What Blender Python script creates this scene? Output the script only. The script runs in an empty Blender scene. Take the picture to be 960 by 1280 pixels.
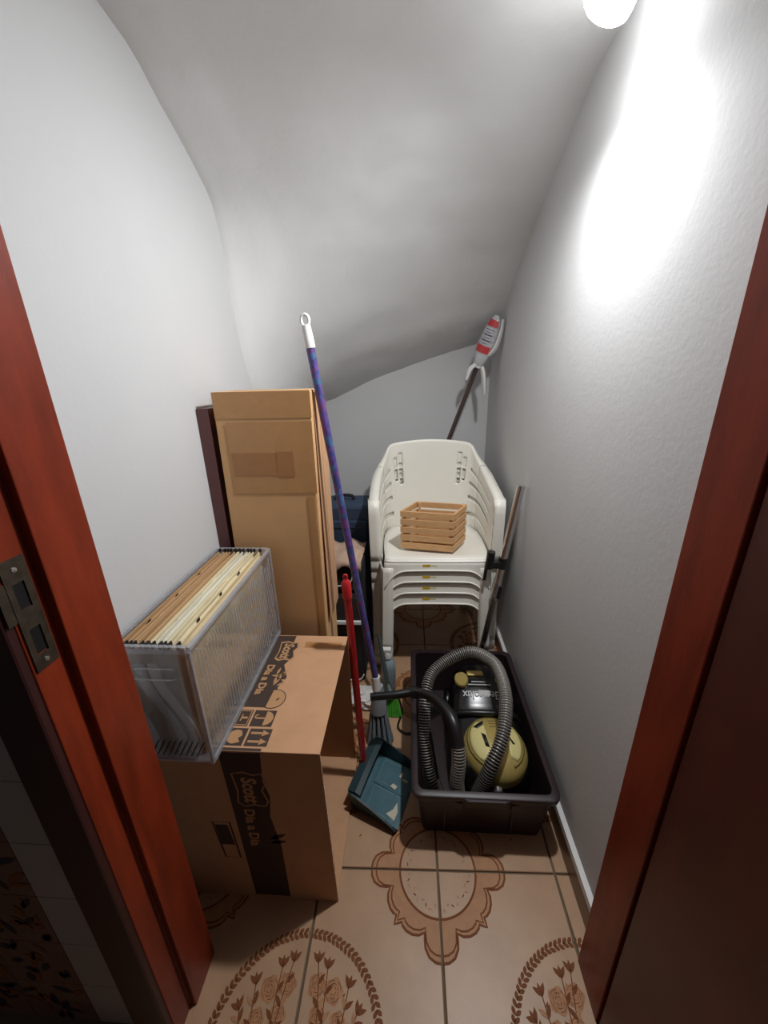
import bpy, bmesh, math, random
from mathutils import Matrix, Vector
random.seed(7)
scene = bpy.context.scene
COL = scene.collection
PI = math.pi

# ------------------------------------------------------------------ camera
cam_d = bpy.data.cameras.new('camera')
cam = bpy.data.objects.new('camera', cam_d); COL.objects.link(cam)
cam_d.sensor_fit = 'VERTICAL'; cam_d.sensor_height = 36.0
cam_d.lens = 36.0 * 484.43 / 1280.0
cam_d.clip_start = 0.02; cam_d.clip_end = 50
cam.matrix_world = Matrix(((0.99777888, 0.0019225, 0.0665853, 0.0),
                           (0.06220997, 0.33049046, -0.94175686, 0.0),
                           (-0.02381634, 0.94380737, 0.3296368, 1.35),
                           (0, 0, 0, 1)))
scene.camera = cam
# ------------------------------------------------------------------ world, exposure
w = bpy.data.worlds.new('world'); scene.world = w; w.use_nodes = True
bgn = w.node_tree.nodes['Background']
bgn.inputs[0].default_value = (1.0, 0.94, 0.93, 1); bgn.inputs[1].default_value = 0.042
vs = scene.view_settings
vs.view_transform = 'Standard'; vs.look = 'None'; vs.gamma = 1.0; vs.use_curve_mapping = False
vs.exposure = 0.0
LAMP_STRENGTH = 110.0
LAMP_WATTS = 46.0
LAMP_TILT = 27.0      # the bulb leans a little away from the wall it hangs beside

# ------------------------------------------------------------------ materials
def srgb(r, g, b):
    f = lambda c: (c / 255 / 12.92) if c <= 10 else ((c / 255 + 0.055) / 1.055) ** 2.4
    return (f(r), f(g), f(b), 1)

MATS = {}
def mat(name, col, rough=0.5, metal=0.0, var=0.0, vscale=8.0, bump=0.0, bscale=60.0, stretch=None, spec=0.5, coat=0.0):
    if name in MATS: return MATS[name]
    m = bpy.data.materials.new(name); m.use_nodes = True
    nt = m.node_tree; b = nt.nodes['Principled BSDF']
    b.inputs['Base Color'].default_value = col
    b.inputs['Roughness'].default_value = rough
    b.inputs['Metallic'].default_value = metal
    b.inputs['Specular IOR Level'].default_value = spec
    b.inputs['Coat Weight'].default_value = coat
    tc = nt.nodes.new('ShaderNodeTexCoord'); src = tc.outputs['Object']
    if stretch:
        mp = nt.nodes.new('ShaderNodeMapping'); mp.inputs['Scale'].default_value = stretch
        nt.links.new(src, mp.inputs['Vector']); src = mp.outputs['Vector']
    if var > 0:
        n = nt.nodes.new('ShaderNodeTexNoise'); n.inputs['Scale'].default_value = vscale
        n.inputs['Detail'].default_value = 6; n.inputs['Roughness'].default_value = 0.6
        nt.links.new(src, n.inputs['Vector'])
        r = nt.nodes.new('ShaderNodeValToRGB')
        lo = tuple(max(0, c * (1 - var)) for c in col[:3]) + (1,)
        hi = tuple(min(1, c * (1 + var)) for c in col[:3]) + (1,)
        r.color_ramp.elements[0].color = lo; r.color_ramp.elements[0].position = 0.3
        r.color_ramp.elements[1].color = hi; r.color_ramp.elements[1].position = 0.7
        nt.links.new(n.outputs['Fac'], r.inputs['Fac'])
        nt.links.new(r.outputs['Color'], b.inputs['Base Color'])
    if bump > 0:
        n2 = nt.nodes.new('ShaderNodeTexNoise'); n2.inputs['Scale'].default_value = bscale
        n2.inputs['Detail'].default_value = 4
        nt.links.new(src, n2.inputs['Vector'])
        bp = nt.nodes.new('ShaderNodeBump'); bp.inputs['Strength'].default_value = bump
        bp.inputs['Distance'].default_value = 0.01
        nt.links.new(n2.outputs['Fac'], bp.inputs['Height'])
        nt.links.new(bp.outputs['Normal'], b.inputs['Normal'])
    MATS[name] = m
    return m

def mat_clear(name, tint, refl=0.12, rough=0.08, haze=0.06):
    """thin clear plastic sheet: mostly see-through, a little gloss and haze"""
    m = bpy.data.materials.new(name); m.use_nodes = True
    nt = m.node_tree; nt.nodes.clear()
    out = nt.nodes.new('ShaderNodeOutputMaterial')
    tr = nt.nodes.new('ShaderNodeBsdfTransparent'); tr.inputs[0].default_value = tint
    gl = nt.nodes.new('ShaderNodeBsdfGlossy'); gl.inputs['Roughness'].default_value = rough
    df = nt.nodes.new('ShaderNodeBsdfDiffuse'); df.inputs[0].default_value = (0.75, 0.76, 0.8, 1)
    fr = nt.nodes.new('ShaderNodeLayerWeight'); fr.inputs['Blend'].default_value = 0.25
    mul = nt.nodes.new('ShaderNodeMath'); mul.operation = 'MULTIPLY_ADD'
    mul.inputs[1].default_value = 0.32; mul.inputs[2].default_value = refl * 0.4
    nt.links.new(fr.outputs['Fresnel'], mul.inputs[0])
    m1 = nt.nodes.new('ShaderNodeMixShader'); m1.inputs[0].default_value = haze
    nt.links.new(tr.outputs[0], m1.inputs[1]); nt.links.new(df.outputs[0], m1.inputs[2])
    m2 = nt.nodes.new('ShaderNodeMixShader')
    nt.links.new(mul.outputs[0], m2.inputs[0]); nt.links.new(m1.outputs[0], m2.inputs[1]); nt.links.new(gl.outputs[0], m2.inputs[2])
    nt.links.new(m2.outputs[0], out.inputs['Surface'])
    MATS[name] = m
    return m

def mat_emit(name, col, strength):
    m = bpy.data.materials.new(name); m.use_nodes = True
    b = m.node_tree.nodes['Principled BSDF']
    b.inputs['Base Color'].default_value = (0.9, 0.9, 0.9, 1)
    b.inputs['Emission Color'].default_value = col
    b.inputs['Emission Strength'].default_value = strength
    return m

WALL = mat('white_wall_paint', srgb(201, 201, 201), 0.75, bump=0.05, bscale=90, var=0.02, vscale=3)
CEIL = mat('white_plaster', srgb(214, 214, 213), 0.85, bump=0.25, bscale=14, var=0.03, vscale=4)
WOOD = mat('mahogany_varnish', srgb(130, 46, 22), 0.42, spec=0.3, var=0.3, vscale=5, stretch=(5, 5, 1.0), bump=0.03, bscale=60)
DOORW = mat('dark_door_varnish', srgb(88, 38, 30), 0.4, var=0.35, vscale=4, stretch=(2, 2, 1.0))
CARD = mat('cardboard', srgb(198, 152, 114), 0.8, var=0.06, vscale=14, bump=0.05, bscale=120)
CARD2 = mat('tall_cardboard', srgb(216, 170, 120), 0.75, var=0.07, vscale=6, bump=0.04, bscale=80)
CARDIN = mat('cardboard_inside', srgb(160, 116, 78), 0.85, var=0.06, vscale=10)
INK = mat('brown_print', srgb(66, 50, 42), 0.7)
TAPE = mat('brown_packing_tape', srgb(194, 146, 96), 0.32, var=0.05, vscale=30)
TAPE2 = mat('darker_packing_tape', srgb(174, 124, 78), 0.3, var=0.05, vscale=30)
CHAIRM = mat('white_plastic', srgb(230, 227, 216), 0.38, var=0.015, vscale=6)
CRATEM = mat('dark_crate_plastic', srgb(42, 29, 33), 0.42, var=0.1, vscale=8)
BLACK = mat('black_plastic', srgb(22, 21, 22), 0.35)
BLACKG = mat('glossy_black_plastic', srgb(14, 14, 15), 0.26)
BLACKC = mat('black_cloth', srgb(24, 23, 25), 0.85)
GOLD = mat('gold_plastic', srgb(182, 160, 94), 0.36, metal=0.3)
CREAM = mat('pale_yellow_plastic', srgb(214, 202, 138), 0.45)
CHROME = mat('chrome_tube', srgb(214, 212, 214), 0.2, metal=1.0)
STEELD = mat('aged_strike_metal', srgb(92, 82, 70), 0.42, metal=0.8, var=0.3, vscale=60)
WHITE = mat('white_plastic_part', srgb(228, 228, 226), 0.45)
PAPER = mat('white_paper', srgb(222, 220, 212), 0.8, var=0.04, vscale=10)
GREYP = mat('grey_print', srgb(182, 182, 182), 0.5)

# ------------------------------------------------------------------ geometry helpers
def wloc(o):
    v = Vector((0, 0, 0))
    while o is not None:
        v += o.location; o = o.parent
    return v

def obj(name, bm, m, parent=None, smooth=False, solid=0.0, bevel=0.0, loc=None, xf=None, soff=0.0, sub=0):
    """link a bmesh (world coordinates) as ONE mesh object"""
    if xf is not None: bmesh.ops.transform(bm, matrix=xf, verts=bm.verts)
    if parent is not None: o_w = wloc(parent)
    elif loc is not None: o_w = Vector(loc)
    else: o_w = Vector((0, 0, 0))
    bmesh.ops.translate(bm, vec=-o_w, verts=bm.verts)
    bmesh.ops.recalc_face_normals(bm, faces=bm.faces)
    me = bpy.data.meshes.new(name); bm.to_mesh(me); bm.free()
    for mm in (m if isinstance(m, (list, tuple)) else [m]): me.materials.append(mm)
    if smooth:
        for p in me.polygons: p.use_smooth = True
        if smooth != 'full':
            try: me.set_sharp_from_angle(angle=math.radians(40))
            except Exception: pass
    o = bpy.data.objects.new(name, me); COL.objects.link(o)
    if parent is not None: o.parent = parent
    elif loc is not None: o.location = o_w
    if solid:
        s = o.modifiers.new('thickness', 'SOLIDIFY'); s.thickness = solid; s.offset = soff
    if bevel:
        b = o.modifiers.new('bevel', 'BEVEL'); b.width = bevel; b.segments = 2; b.limit_method = 'ANGLE'
    if sub:
        b = o.modifiers.new('sub', 'SUBSURF'); b.levels = sub; b.render_levels = sub
    return o

def thing(name, label, cat, loc=(0, 0, 0), group=None):
    o = bpy.data.objects.new(name, None); COL.objects.link(o)
    o.empty_display_size = 0.05
    o.location = loc; o['label'] = label; o['category'] = cat
    if group: o['group'] = group
    return o
def tag(o, label, cat, group=None):
    o['label'] = label; o['category'] = cat
    if group: o['group'] = group
    return o
def struct(o, label=None):
    o['kind'] = 'structure'
    if label: o['label'] = label
    return o

def bx(bm, x0, x1, y0, y1, z0, z1, mi=0):
    v = [bm.verts.new((x, y, z)) for z in (z0, z1) for y in (y0, y1) for x in (x0, x1)]
    fs = []
    for q in ((0, 1, 3, 2), (4, 5, 7, 6), (0, 1, 5, 4), (2, 3, 7, 6), (0, 2, 6, 4), (1, 3, 7, 5)):
        f = bm.faces.new([v[i] for i in q]); f.material_index = mi; fs.append(f)
    return v
def box(x0, x1, y0, y1, z0, z1):
    bm = bmesh.new(); bx(bm, x0, x1, y0, y1, z0, z1); return bm

def frames(pts):
    pts = [Vector(p) for p in pts]; n = len(pts); out = []
    t0 = (pts[1] - pts[0]).normalized()
    up = Vector((0, 0, 1)) if abs(t0.z) < 0.9 else Vector((1, 0, 0))
    nrm = (up - t0 * up.dot(t0)).normalized()
    for i in range(n):
        a = pts[max(i - 1, 0)]; b = pts[min(i + 1, n - 1)]
        t = (b - a).normalized()
        nrm = (nrm - t * nrm.dot(t)).normalized()
        out.append((pts[i], t, nrm, t.cross(nrm)))
    return out

def tube(bm, pts, rad, n=12, cap=True, mi=None, flat=(1, 1), flute=0.0):
    rings = []
    for i, (p, t, a, b) in enumerate(frames(pts)):
        r = rad[i] if isinstance(rad, (list, tuple)) else rad
        ring = []
        for k in range(n):
            an = 2 * PI * k / n
            rr = r * (1 - flute * (k % 2))
            ring.append(bm.verts.new(p + a * (rr * flat[0] * math.cos(an)) + b * (rr * flat[1] * math.sin(an))))
        rings.append(ring)
    for i in range(len(rings) - 1):
        for k in range(n):
            f = bm.faces.new((rings[i][k], rings[i][(k + 1) % n], rings[i + 1][(k + 1) % n], rings[i + 1][k]))
            if mi is not None: f.material_index = mi[i] if isinstance(mi, list) else mi
    if cap:
        for ring in (rings[0], rings[-1]):
            f = bm.faces.new(ring)
            if mi is not None: f.material_index = (mi[0] if isinstance(mi, list) else mi)
    return rings

def lathe(bm, prof, c, axis=(0, 0, 1), n=24, mi=0):
    """profile [(r, h)] revolved about axis at c"""
    ax = Vector(axis).normalized()
    u = Vector((1, 0, 0)) if abs(ax.x) < 0.9 else Vector((0, 1, 0))
    u = (u - ax * u.dot(ax)).normalized(); v = ax.cross(u); c = Vector(c)
    rings = []
    for r, h in prof:
        if r < 1e-6: rings.append([bm.verts.new(c + ax * h)])
        else: rings.append([bm.verts.new(c + ax * h + u * (r * math.cos(2 * PI * k / n)) + v * (r * math.sin(2 * PI * k / n))) for k in range(n)])
    for i in range(len(rings) - 1):
        A, B = rings[i], rings[i + 1]
        for k in range(n):
            q = []
            for vv in (A[k % len(A)], A[(k + 1) % len(A)], B[(k + 1) % len(B)], B[k % len(B)]):
                if vv not in q: q.append(vv)
            if len(q) >= 3:
                f = bm.faces.new(q); f.material_index = mi

def spline(pts, per=8):
    P = [Vector(p) for p in pts]; out = []
    for i in range(len(P) - 1):
        p0 = P[max(i - 1, 0)]; p1 = P[i]; p2 = P[i + 1]; p3 = P[min(i + 2, len(P) - 1)]
        for k in range(per):
            t = k / per
            out.append(0.5 * ((2 * p1) + (p2 - p0) * t + (2 * p0 - 5 * p1 + 4 * p2 - p3) * t * t + (3 * p1 - p0 - 3 * p2 + p3) * t ** 3))
    out.append(P[-1]); return out

def grid(bm, rows, skip=None, close=False, mi=None):
    V = [[bm.verts.new(p) for p in r] for r in rows]
    n = len(rows[0])
    for i in range(len(V) - 1):
        for j in range(n if close else n - 1):
            if skip and skip(i, j): continue
            f = bm.faces.new((V[i][j], V[i][(j + 1) % n], V[i + 1][(j + 1) % n], V[i + 1][j]))
            if mi: f.material_index = mi(i, j)
    return V

def poly(bm, pts, z, mi=0, rev=False):
    f = bm.faces.new([bm.verts.new((p[0], p[1], z)) for p in pts]); f.material_index = mi
    return f
def prism(bm, pts, z0, z1, mi=0):
    a = [bm.verts.new((p[0], p[1], z0)) for p in pts]; b = [bm.verts.new((p[0], p[1], z1)) for p in pts]
    n = len(pts)
    for f in [bm.faces.new(a), bm.faces.new(b)] + [bm.faces.new((a[i], a[(i + 1) % n], b[(i + 1) % n], b[i])) for i in range(n)]:
        f.material_index = mi

def text_bm(s, size, bold=0.0, shear=0.0, ext=0.0003, res=3):
    cu = bpy.data.curves.new('txt', 'FONT'); cu.body = s; cu.size = size; cu.extrude = ext
    cu.offset = bold; cu.shear = shear; cu.align_x = 'CENTER'; cu.align_y = 'CENTER'; cu.resolution_u = res
    o = bpy.data.objects.new('txt', cu); COL.objects.link(o)
    dg = bpy.context.evaluated_depsgraph_get(); dg.update()
    me = bpy.data.meshes.new_from_object(o.evaluated_get(dg))
    bm = bmesh.new(); bm.from_mesh(me)
    for f in bm.faces: f.material_index = 0
    bpy.data.objects.remove(o); bpy.data.curves.remove(cu); bpy.data.meshes.remove(me)
    return bm

def T(x, y, z): return Matrix.Translation((x, y, z))
def RZ(a): return Matrix.Rotation(a, 4, 'Z')
def RX(a): return Matrix.Rotation(a, 4, 'X')
def RY(a): return Matrix.Rotation(a, 4, 'Y')

XL, XR, YB, ZC = -0.62, 0.46, 2.40, 2.06       # left wall, right wall, back wall, flat ceiling

# ================================================================== SETTING
# ---- floor: grout slab, every tile, and the printed ornament on each tile
GROUT = mat('floor_grout', srgb(112, 96, 80), 0.9, var=0.1, vscale=40)
TILEM = mat('beige_ceramic', srgb(184, 147, 114), 0.4, var=0.1, vscale=9, bump=0.015, bscale=20)
ORN_D = mat('dark_brown_glaze', srgb(126, 74, 42), 0.65, spec=0.2)
ORN_M = mat('amber_glaze', srgb(180, 130, 90), 0.6, var=0.1, vscale=40)
ORN_F = mat('orange_rose_glaze', srgb(178, 124, 82), 0.6, var=0.2, vscale=60)
floor = struct(obj('floor', box(-2.2, 1.6, -0.6, 2.5, -0.10, -0.006), GROUT))

TS = 0.333; GX, GY = 0.0775, 0.722; SH = 0.026
def ribbon(bm, pts, wd, z, mi, closed=False):
    n = len(pts); L = []; Rr = []
    for i in range(n):
        a = Vector(pts[(i - 1) % n] if (closed or i > 0) else pts[i]); b = Vector(pts[(i + 1) % n] if (closed or i < n - 1) else pts[i])
        t = (b - a); t = t.normalized() if t.length > 1e-9 else Vector((1, 0))
        nn = Vector((-t.y, t.x)) * wd / 2
        L.append(bm.verts.new((pts[i][0] + nn.x, pts[i][1] + nn.y, z))); Rr.append(bm.verts.new((pts[i][0] - nn.x, pts[i][1] - nn.y, z)))
    for i in range(n if closed else n - 1):
        j = (i + 1) % n
        f = bm.faces.new((L[i], L[j], Rr[j], Rr[i])); f.material_index = mi
def scallop(scale):
    octant = [(0, .190), (5, .1885), (10, .182), (14, .168), (16, .152), (17.5, .141), (22, .1505), (28, .157), (34, .159), (39, .157), (41, .153), (45, .170)]
    pts = []
    for q in range(4):
        for k in range(2):
            o = octant if k == 0 else [(90 - a, r) for a, r in octant[::-1]]
            for a, r in (o[:-1]):
                an = math.radians(a + 90 * q); pts.append((r * scale * math.cos(an), r * scale * math.sin(an)))
    return pts
def motif_A(bm):
    outer = scallop(1.0); n = len(outer)
    # amber body between scallop and inner ring
    ring = [(0.108 * math.cos(math.atan2(p[1], p[0])), 0.108 * math.sin(math.atan2(p[1], p[0]))) for p in outer]
    for i in range(n):
        j = (i + 1) % n
        f = bm.faces.new([bm.verts.new((*p, 0.0004)) for p in (outer[i], outer[j], ring[j], ring[i])]); f.material_index = 1
    ribbon(bm, outer, 0.0054, 0.0009, 0, True)
    ribbon(bm, scallop(0.93), 0.0040, 0.0009, 0, True)
    ribbon(bm, [(0.108 * math.cos(2 * PI * k / 64), 0.108 * math.sin(2 * PI * k / 64)) for k in range(64)], 0.0056, 0.0009, 0, True)
    for k in range(120):                                   # fine radial combing of the amber band
        a = 2 * PI * k / 120
        ribbon(bm, [(0.113 * math.cos(a), 0.113 * math.sin(a)), (0.134 * math.cos(a), 0.134 * math.sin(a))], 0.0008, 0.0007, 2)
    for k in range(44):                                    # dotted garland
        a = 2 * PI * k / 44; r = 0.086 + 0.006 * math.sin(k * 2.1)
        leaf(bm, r * math.cos(a), r * math.sin(a), a + 1.2 * (k % 2) + 0.5, 0.011, 0.0035, 2 if k % 3 else 0)
def leaf(bm, x, y, a, L, W, mi, z=0.0009):
    c, s = math.cos(a), math.sin(a)
    P = [(-.5, 0), (-.2, .42), (.15, .4), (.5, 0), (.15, -.4), (-.2, -.42)]
    f = bm.faces.new([bm.verts.new((x + c * px * L - s * py * W, y + s * px * L + c * py * W, z)) for px, py in P]); f.material_index = mi
def rose(bm, x, y, r):
    f = bm.faces.new([bm.verts.new((x + r * (1 + .1 * math.cos(5 * t)) * math.cos(t), y + r * (1 + .1 * math.cos(5 * t)) * math.sin(t), 0.0006)) for t in [2 * PI * k / 20 for k in range(20)]]); f.material_index = 2
    for rr, ph in ((.8, 0), (.55, 1), (.3, 2)):
        for k in range(4):
            a0 = ph + k * PI / 2
            ribbon(bm, [(x + r * rr * math.cos(a0 + t), y + r * rr * math.sin(a0 + t)) for t in (0, .35, .7, 1.05)], 0.0011, 0.001, 0)
def motif_B(bm):
    rnd = random.Random(3)
    for k in range(96):                                    # wreath of small leaves
        a = 2 * PI * k / 96
        for off in (-.0045, .0045):
            r = 0.190 + off + rnd.uniform(-.001, .001)
            leaf(bm, r * math.cos(a), r * math.sin(a), a + PI / 2 + (0.65 if off > 0 else -0.65) + rnd.uniform(-.2, .2), 0.0165, 0.0095, 0)
    for sx in (-1, 1):                                     # two rose sprays that lean away from the joint
        for (rx, ry, rr) in ((.035, .10, .021), (.075, .092, .022), (.045, .052, .019), (.092, .045, .018), (.06, -.01, .02), (.03, -.06, .02), (.085, -.055, .019)):
            rose(bm, sx * rx, ry, rr)
        for (x0, y0, x1, y1) in ((.03, -.12, .055, .13), (.05, -.1, .11, .10), (.04, -.08, .03, .14), (.06, -.05, .135, .06), (.05, -.1, .14, -.02), (.03, -.1, .09, -.12)):
            pts = []
            for k in range(7):
                t = k / 6; pts.append((sx * (x0 + (x1 - x0) * t + 0.012 * math.sin(t * PI)), y0 + (y1 - y0) * t))
            ribbon(bm, pts, 0.0022, 0.0008, 0)
            dirn = math.atan2(y1 - y0, sx * (x1 - x0))
            for k in range(1, 7):
                for sd in (-1, 1):
                    ang = dirn + sd * 0.7
                    leaf(bm, pts[k][0] + 0.009 * math.cos(ang), pts[k][1] + 0.009 * math.sin(ang), ang, 0.026, 0.0105, 0 if (k + sd) % 3 else 2, 0.0010)
            leaf(bm, pts[-1][0] + .008 * math.cos(dirn), pts[-1][1] + .008 * math.sin(dirn), dirn, 0.024, 0.009, 0)
def motif_mesh(i, j, x0, x1, y0, y1):
    """ornament on the tile whose lower-left grid corner is (i, j), clipped to its edges"""
    bm = bmesh.new()
    for ci in (i, i + 1):
        for cj in (j, j + 1):
            tmp = bmesh.new()
            if ci % 2 == 0 and cj % 2 == 0: motif_A(tmp)
            elif ci % 2 == 1 and cj % 2 == 1: motif_B(tmp)
            bmesh.ops.translate(tmp, vec=((ci - i) * TS, (cj - j) * TS, 0), verts=tmp.verts)
            me = bpy.data.meshes.new('tmp'); tmp.to_mesh(me); tmp.free(); bm.from_mesh(me); bpy.data.meshes.remove(me)
    for co, no in (((x0, 0, 0), (-1, 0, 0)), ((x1, 0, 0), (1, 0, 0)), ((0, y0, 0), (0, -1, 0)), ((0, y1, 0), (0, 1, 0))):
        bmesh.ops.bisect_plane(bm, geom=bm.verts[:] + bm.edges[:] + bm.faces[:], plane_co=co, plane_no=no, clear_outer=True)
    leaf(bm, 0.10 if i % 2 else 0.23, 0.085, 0.9, 0.012, 0.005, 0) if x1 > 0.3 else None
    for v in bm.verts: v.co.y += SH * v.co.x
    bmesh.ops.remove_doubles(bm, verts=bm.verts, dist=1e-6)
    me = bpy.data.meshes.new('motif'); bm.to_mesh(me); bm.free()
    for m in (ORN_D, ORN_M, ORN_F): me.materials.append(m)
    return me
def tile_mesh(x0, x1, y0, y1):
    bm = bmesh.new(); bx(bm, x0, x1, y0, y1, -0.007, 0.0)
    bmesh.ops.bevel(bm, geom=[e for e in bm.edges if all(v.co.z > -0.001 for v in e.verts)], offset=0.0016, segments=1, affect='EDGES')
    for v in bm.verts: v.co.y += SH * v.co.x
    me = bpy.data.meshes.new('tile'); bm.to_mesh(me); bm.free(); me.materials.append(TILEM); return me
cache = {}
G = 0.0028
for i in range(-4, 3):
    for j in range(-3, 5):
        gx, gy = GX + i * TS, GY + j * TS
        x0, x1 = G, TS - G
        inside = j >= -1
        if inside and gx + TS < XL + 0.01 : continue
        if inside and gx > XR: continue
        if inside: x0 = max(x0, XL + 0.001 - gx); x1 = min(x1, XR - 0.001 - gx)
        if x1 - x0 < 0.01: continue
        y0, y1 = G, min(TS - G, YB - 0.03 - gy)
        key = (i % 2, j % 2, round(x0, 3), round(x1, 3), round(y1, 3))
        if key not in cache:
            cache[key] = (tile_mesh(x0, x1, y0, y1), motif_mesh(i, j, x0 + .001, x1 - .001, y0 + .001, y1 - .001))
        tm, mm = cache[key]
        t = bpy.data.objects.new('tile', tm); COL.objects.link(t); t.parent = floor
        t.location = (gx, gy + SH * (i * TS), 0)
        if len(mm.polygons):
            mo = bpy.data.objects.new('motif', mm); COL.objects.link(mo); mo.parent = t

# ---- walls
struct(obj('wall_left', box(XL - 0.12, XL, 0.53, YB + 0.1, -0.006, 2.5), WALL))
struct(obj('wall_right', box(XR, XR + 0.12, 0.565, YB + 0.1, -0.006, 2.5), WALL))
struct(obj('wall_back', box(XL, XR, YB, YB + 0.1, -0.006, 2.5), WALL))

# ---- ceiling: flat near the door, then the rounded underside of a winding stair
cols = [(-0.62, [(0.45, 2.075), (1.03, 2.07), (1.21, 2.005), (1.36, 1.93), (1.435, 1.87), (1.462, 1.76), (1.475, 1.62), (1.50, 1.45), (1.56, 1.30), (1.68, 1.12), (1.85, 0.95)]),
        (-0.53, [(0.45, 2.072), (1.05, 2.07), (1.23, 2.02), (1.38, 1.945), (1.465, 1.87), (1.53, 1.75), (1.60, 1.62), (1.70, 1.48), (1.86, 1.35), (2.12, 1.25), (2.45, 1.17)]),
        (-0.42, [(0.45, 2.07), (1.06, 2.07), (1.25, 2.035), (1.40, 1.955), (1.49, 1.88), (1.58, 1.77), (1.68, 1.66), (1.82, 1.53), (2.0, 1.415), (2.2, 1.32), (2.45, 1.225)]),
        (-0.15, [(0.45, 2.06), (1.08, 2.065), (1.27, 2.04), (1.42, 1.965), (1.52, 1.90), (1.66, 1.81), (1.80, 1.72), (1.95, 1.61), (2.1, 1.51), (2.25, 1.43), (2.45, 1.335)]),
        (0.15, [(0.45, 2.06), (1.10, 2.06), (1.30, 2.035), (1.45, 1.97), (1.57, 1.915), (1.73, 1.84), (1.88, 1.755), (2.02, 1.665), (2.16, 1.57), (2.29, 1.50), (2.45, 1.425)]),
        (0.46, [(0.45, 2.05), (1.10, 2.055), (1.33, 2.04), (1.50, 1.965), (1.64, 1.90), (1.80, 1.83), (1.93, 1.765), (2.06, 1.69), (2.18, 1.62), (2.30, 1.57), (2.45, 1.515)])]
NX, PER = 28, 4
prof = []
for x, pts in cols: prof.append((x, spline([(x, y, z) for y, z in pts], PER)))
rows = []
nst = len(prof[0][1])
for r in range(nst):
    ctrl = [p[1][r] for p in prof]
    rows.append(spline(ctrl, 6))
rnd = random.Random(5)
from mathutils import noise as mnoise
for r in rows:
    for p in r:
        k = min(1.0, max(0.0, (p.y - 1.25) / 0.25))
        if XL + 0.02 < p.x < XR - 0.02:
            p.z += k * 0.010 * mnoise.noise(Vector((p.x * 4.5, p.y * 7, p.z * 6))) + k * 0.005 * mnoise.noise(Vector((p.x * 13, p.y * 19, 3)))
for r in rows:
    r[0].x -= 0.03; r[-1].x += 0.03
bm = bmesh.new(); grid(bm, rows)
struct(obj('ceiling', bm, CEIL, smooth='full'))
# slab that closes the roof over the stair underside
struct(obj('ceiling_slab', box(XL - 0.12, XR + 0.12, 0.36, YB + 0.1, 2.5, 2.56), CEIL))['label'] = 'flat roof slab closing the space above the stair underside'

# ---- wall that holds the doorway: left piece with wall tiles outside, piece above the door
OUTW = mat('outer_wall_render', srgb(150, 142, 138), 0.8, var=0.05)
wf = struct(obj('wall_front', box(-2.2, -0.53, 0.408, 0.53, -0.006, 2.5), WALL))
struct(obj('wall_over_door', box(-0.53, 0.58, 0.405, 0.55, 2.16, 2.5), WALL), 'strip of wall above the doorway')
struct(obj('wall_hinge_side', box(0.4455, 1.6, 0.470, 0.565, -0.006, 2.5), WALL), 'strip of wall beside the open door')
OT = mat('grey_wall_tile', srgb(168, 160, 156), 0.3, var=0.06, vscale=10)
OTD = mat('patterned_wall_tile', srgb(120, 90, 78), 0.3, var=0.2, vscale=10)
NAVY = mat('navy_glaze', srgb(40, 36, 58), 0.3)
for r in range(16):
    z0 = 0.013 + r * 0.15
    for c in range(4):
        x1 = -0.578 - (0 if c == 0 else 0.111 + (c - 1) * 0.15); x0 = -0.578 - (0.111 + c * 0.15) + 0.002
        dec = c >= 1 and r < 5
        b = box(x0, x1, 0.398, 0.4085, z0, z0 + 0.148)
        t = obj('wall_tile', b, OTD if dec else OT, wf)
        if dec:
            bm = bmesh.new(); rr = random.Random(r * 7 + c)
            for k in range(16):
                leaf(bm, rr.uniform(x0 + .015, x1 - .015), rr.uniform(z0 + .015, z0 + .133), rr.uniform(0, 6.3), rr.uniform(.025, .055), rr.uniform(.012, .022), k % 2, 0)
            obj('leaf_motif', bm, [ORN_D, NAVY], t, xf=Matrix(((1, 0, 0, 0), (0, 0, -1, 0.3972), (0, 1, 0, 0), (0, 0, 0, 1))))

# ---- door frame (rebated jambs, casing), the strike plate, and the open door
def jamb(name, poly_xy, z1=2.12):
    bm = bmesh.new(); prism(bm, poly_xy, -0.004, z1); return struct(obj(name, bm, WOOD, bevel=0.002))
trim1 = jamb('trim_1', [(-0.49, 0.525), (-0.49, 0.436), (-0.503, 0.436), (-0.503, 0.388), (-0.515, 0.388), (-0.53, 0.388), (-0.53, 0.525)])
trim1['label'] = 'red-brown door jamb with metal strike plate'
tr_c = struct(obj('trim_2', box(-0.576, -0.505, 0.374, 0.3975, -0.004, 2.19), mat('dark_casing_varnish', srgb(58, 24, 22), 0.5, var=0.2, vscale=5), bevel=0.004), 'dark flat casing beside the tiled wall')
trim3 = jamb('trim_3', [(0.405, 0.557), (0.405, 0.462), (0.4448, 0.462), (0.4448, 0.557)])
trim3['label'] = 'red-brown door jamb on the hinge side'
bm = bmesh.new(); bx(bm, -0.53, 0.445, 0.40, 0.55, 2.12, 2.158)
struct(obj('trim_4', bm, WOOD, bevel=0.002), 'head of the door frame')
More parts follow.
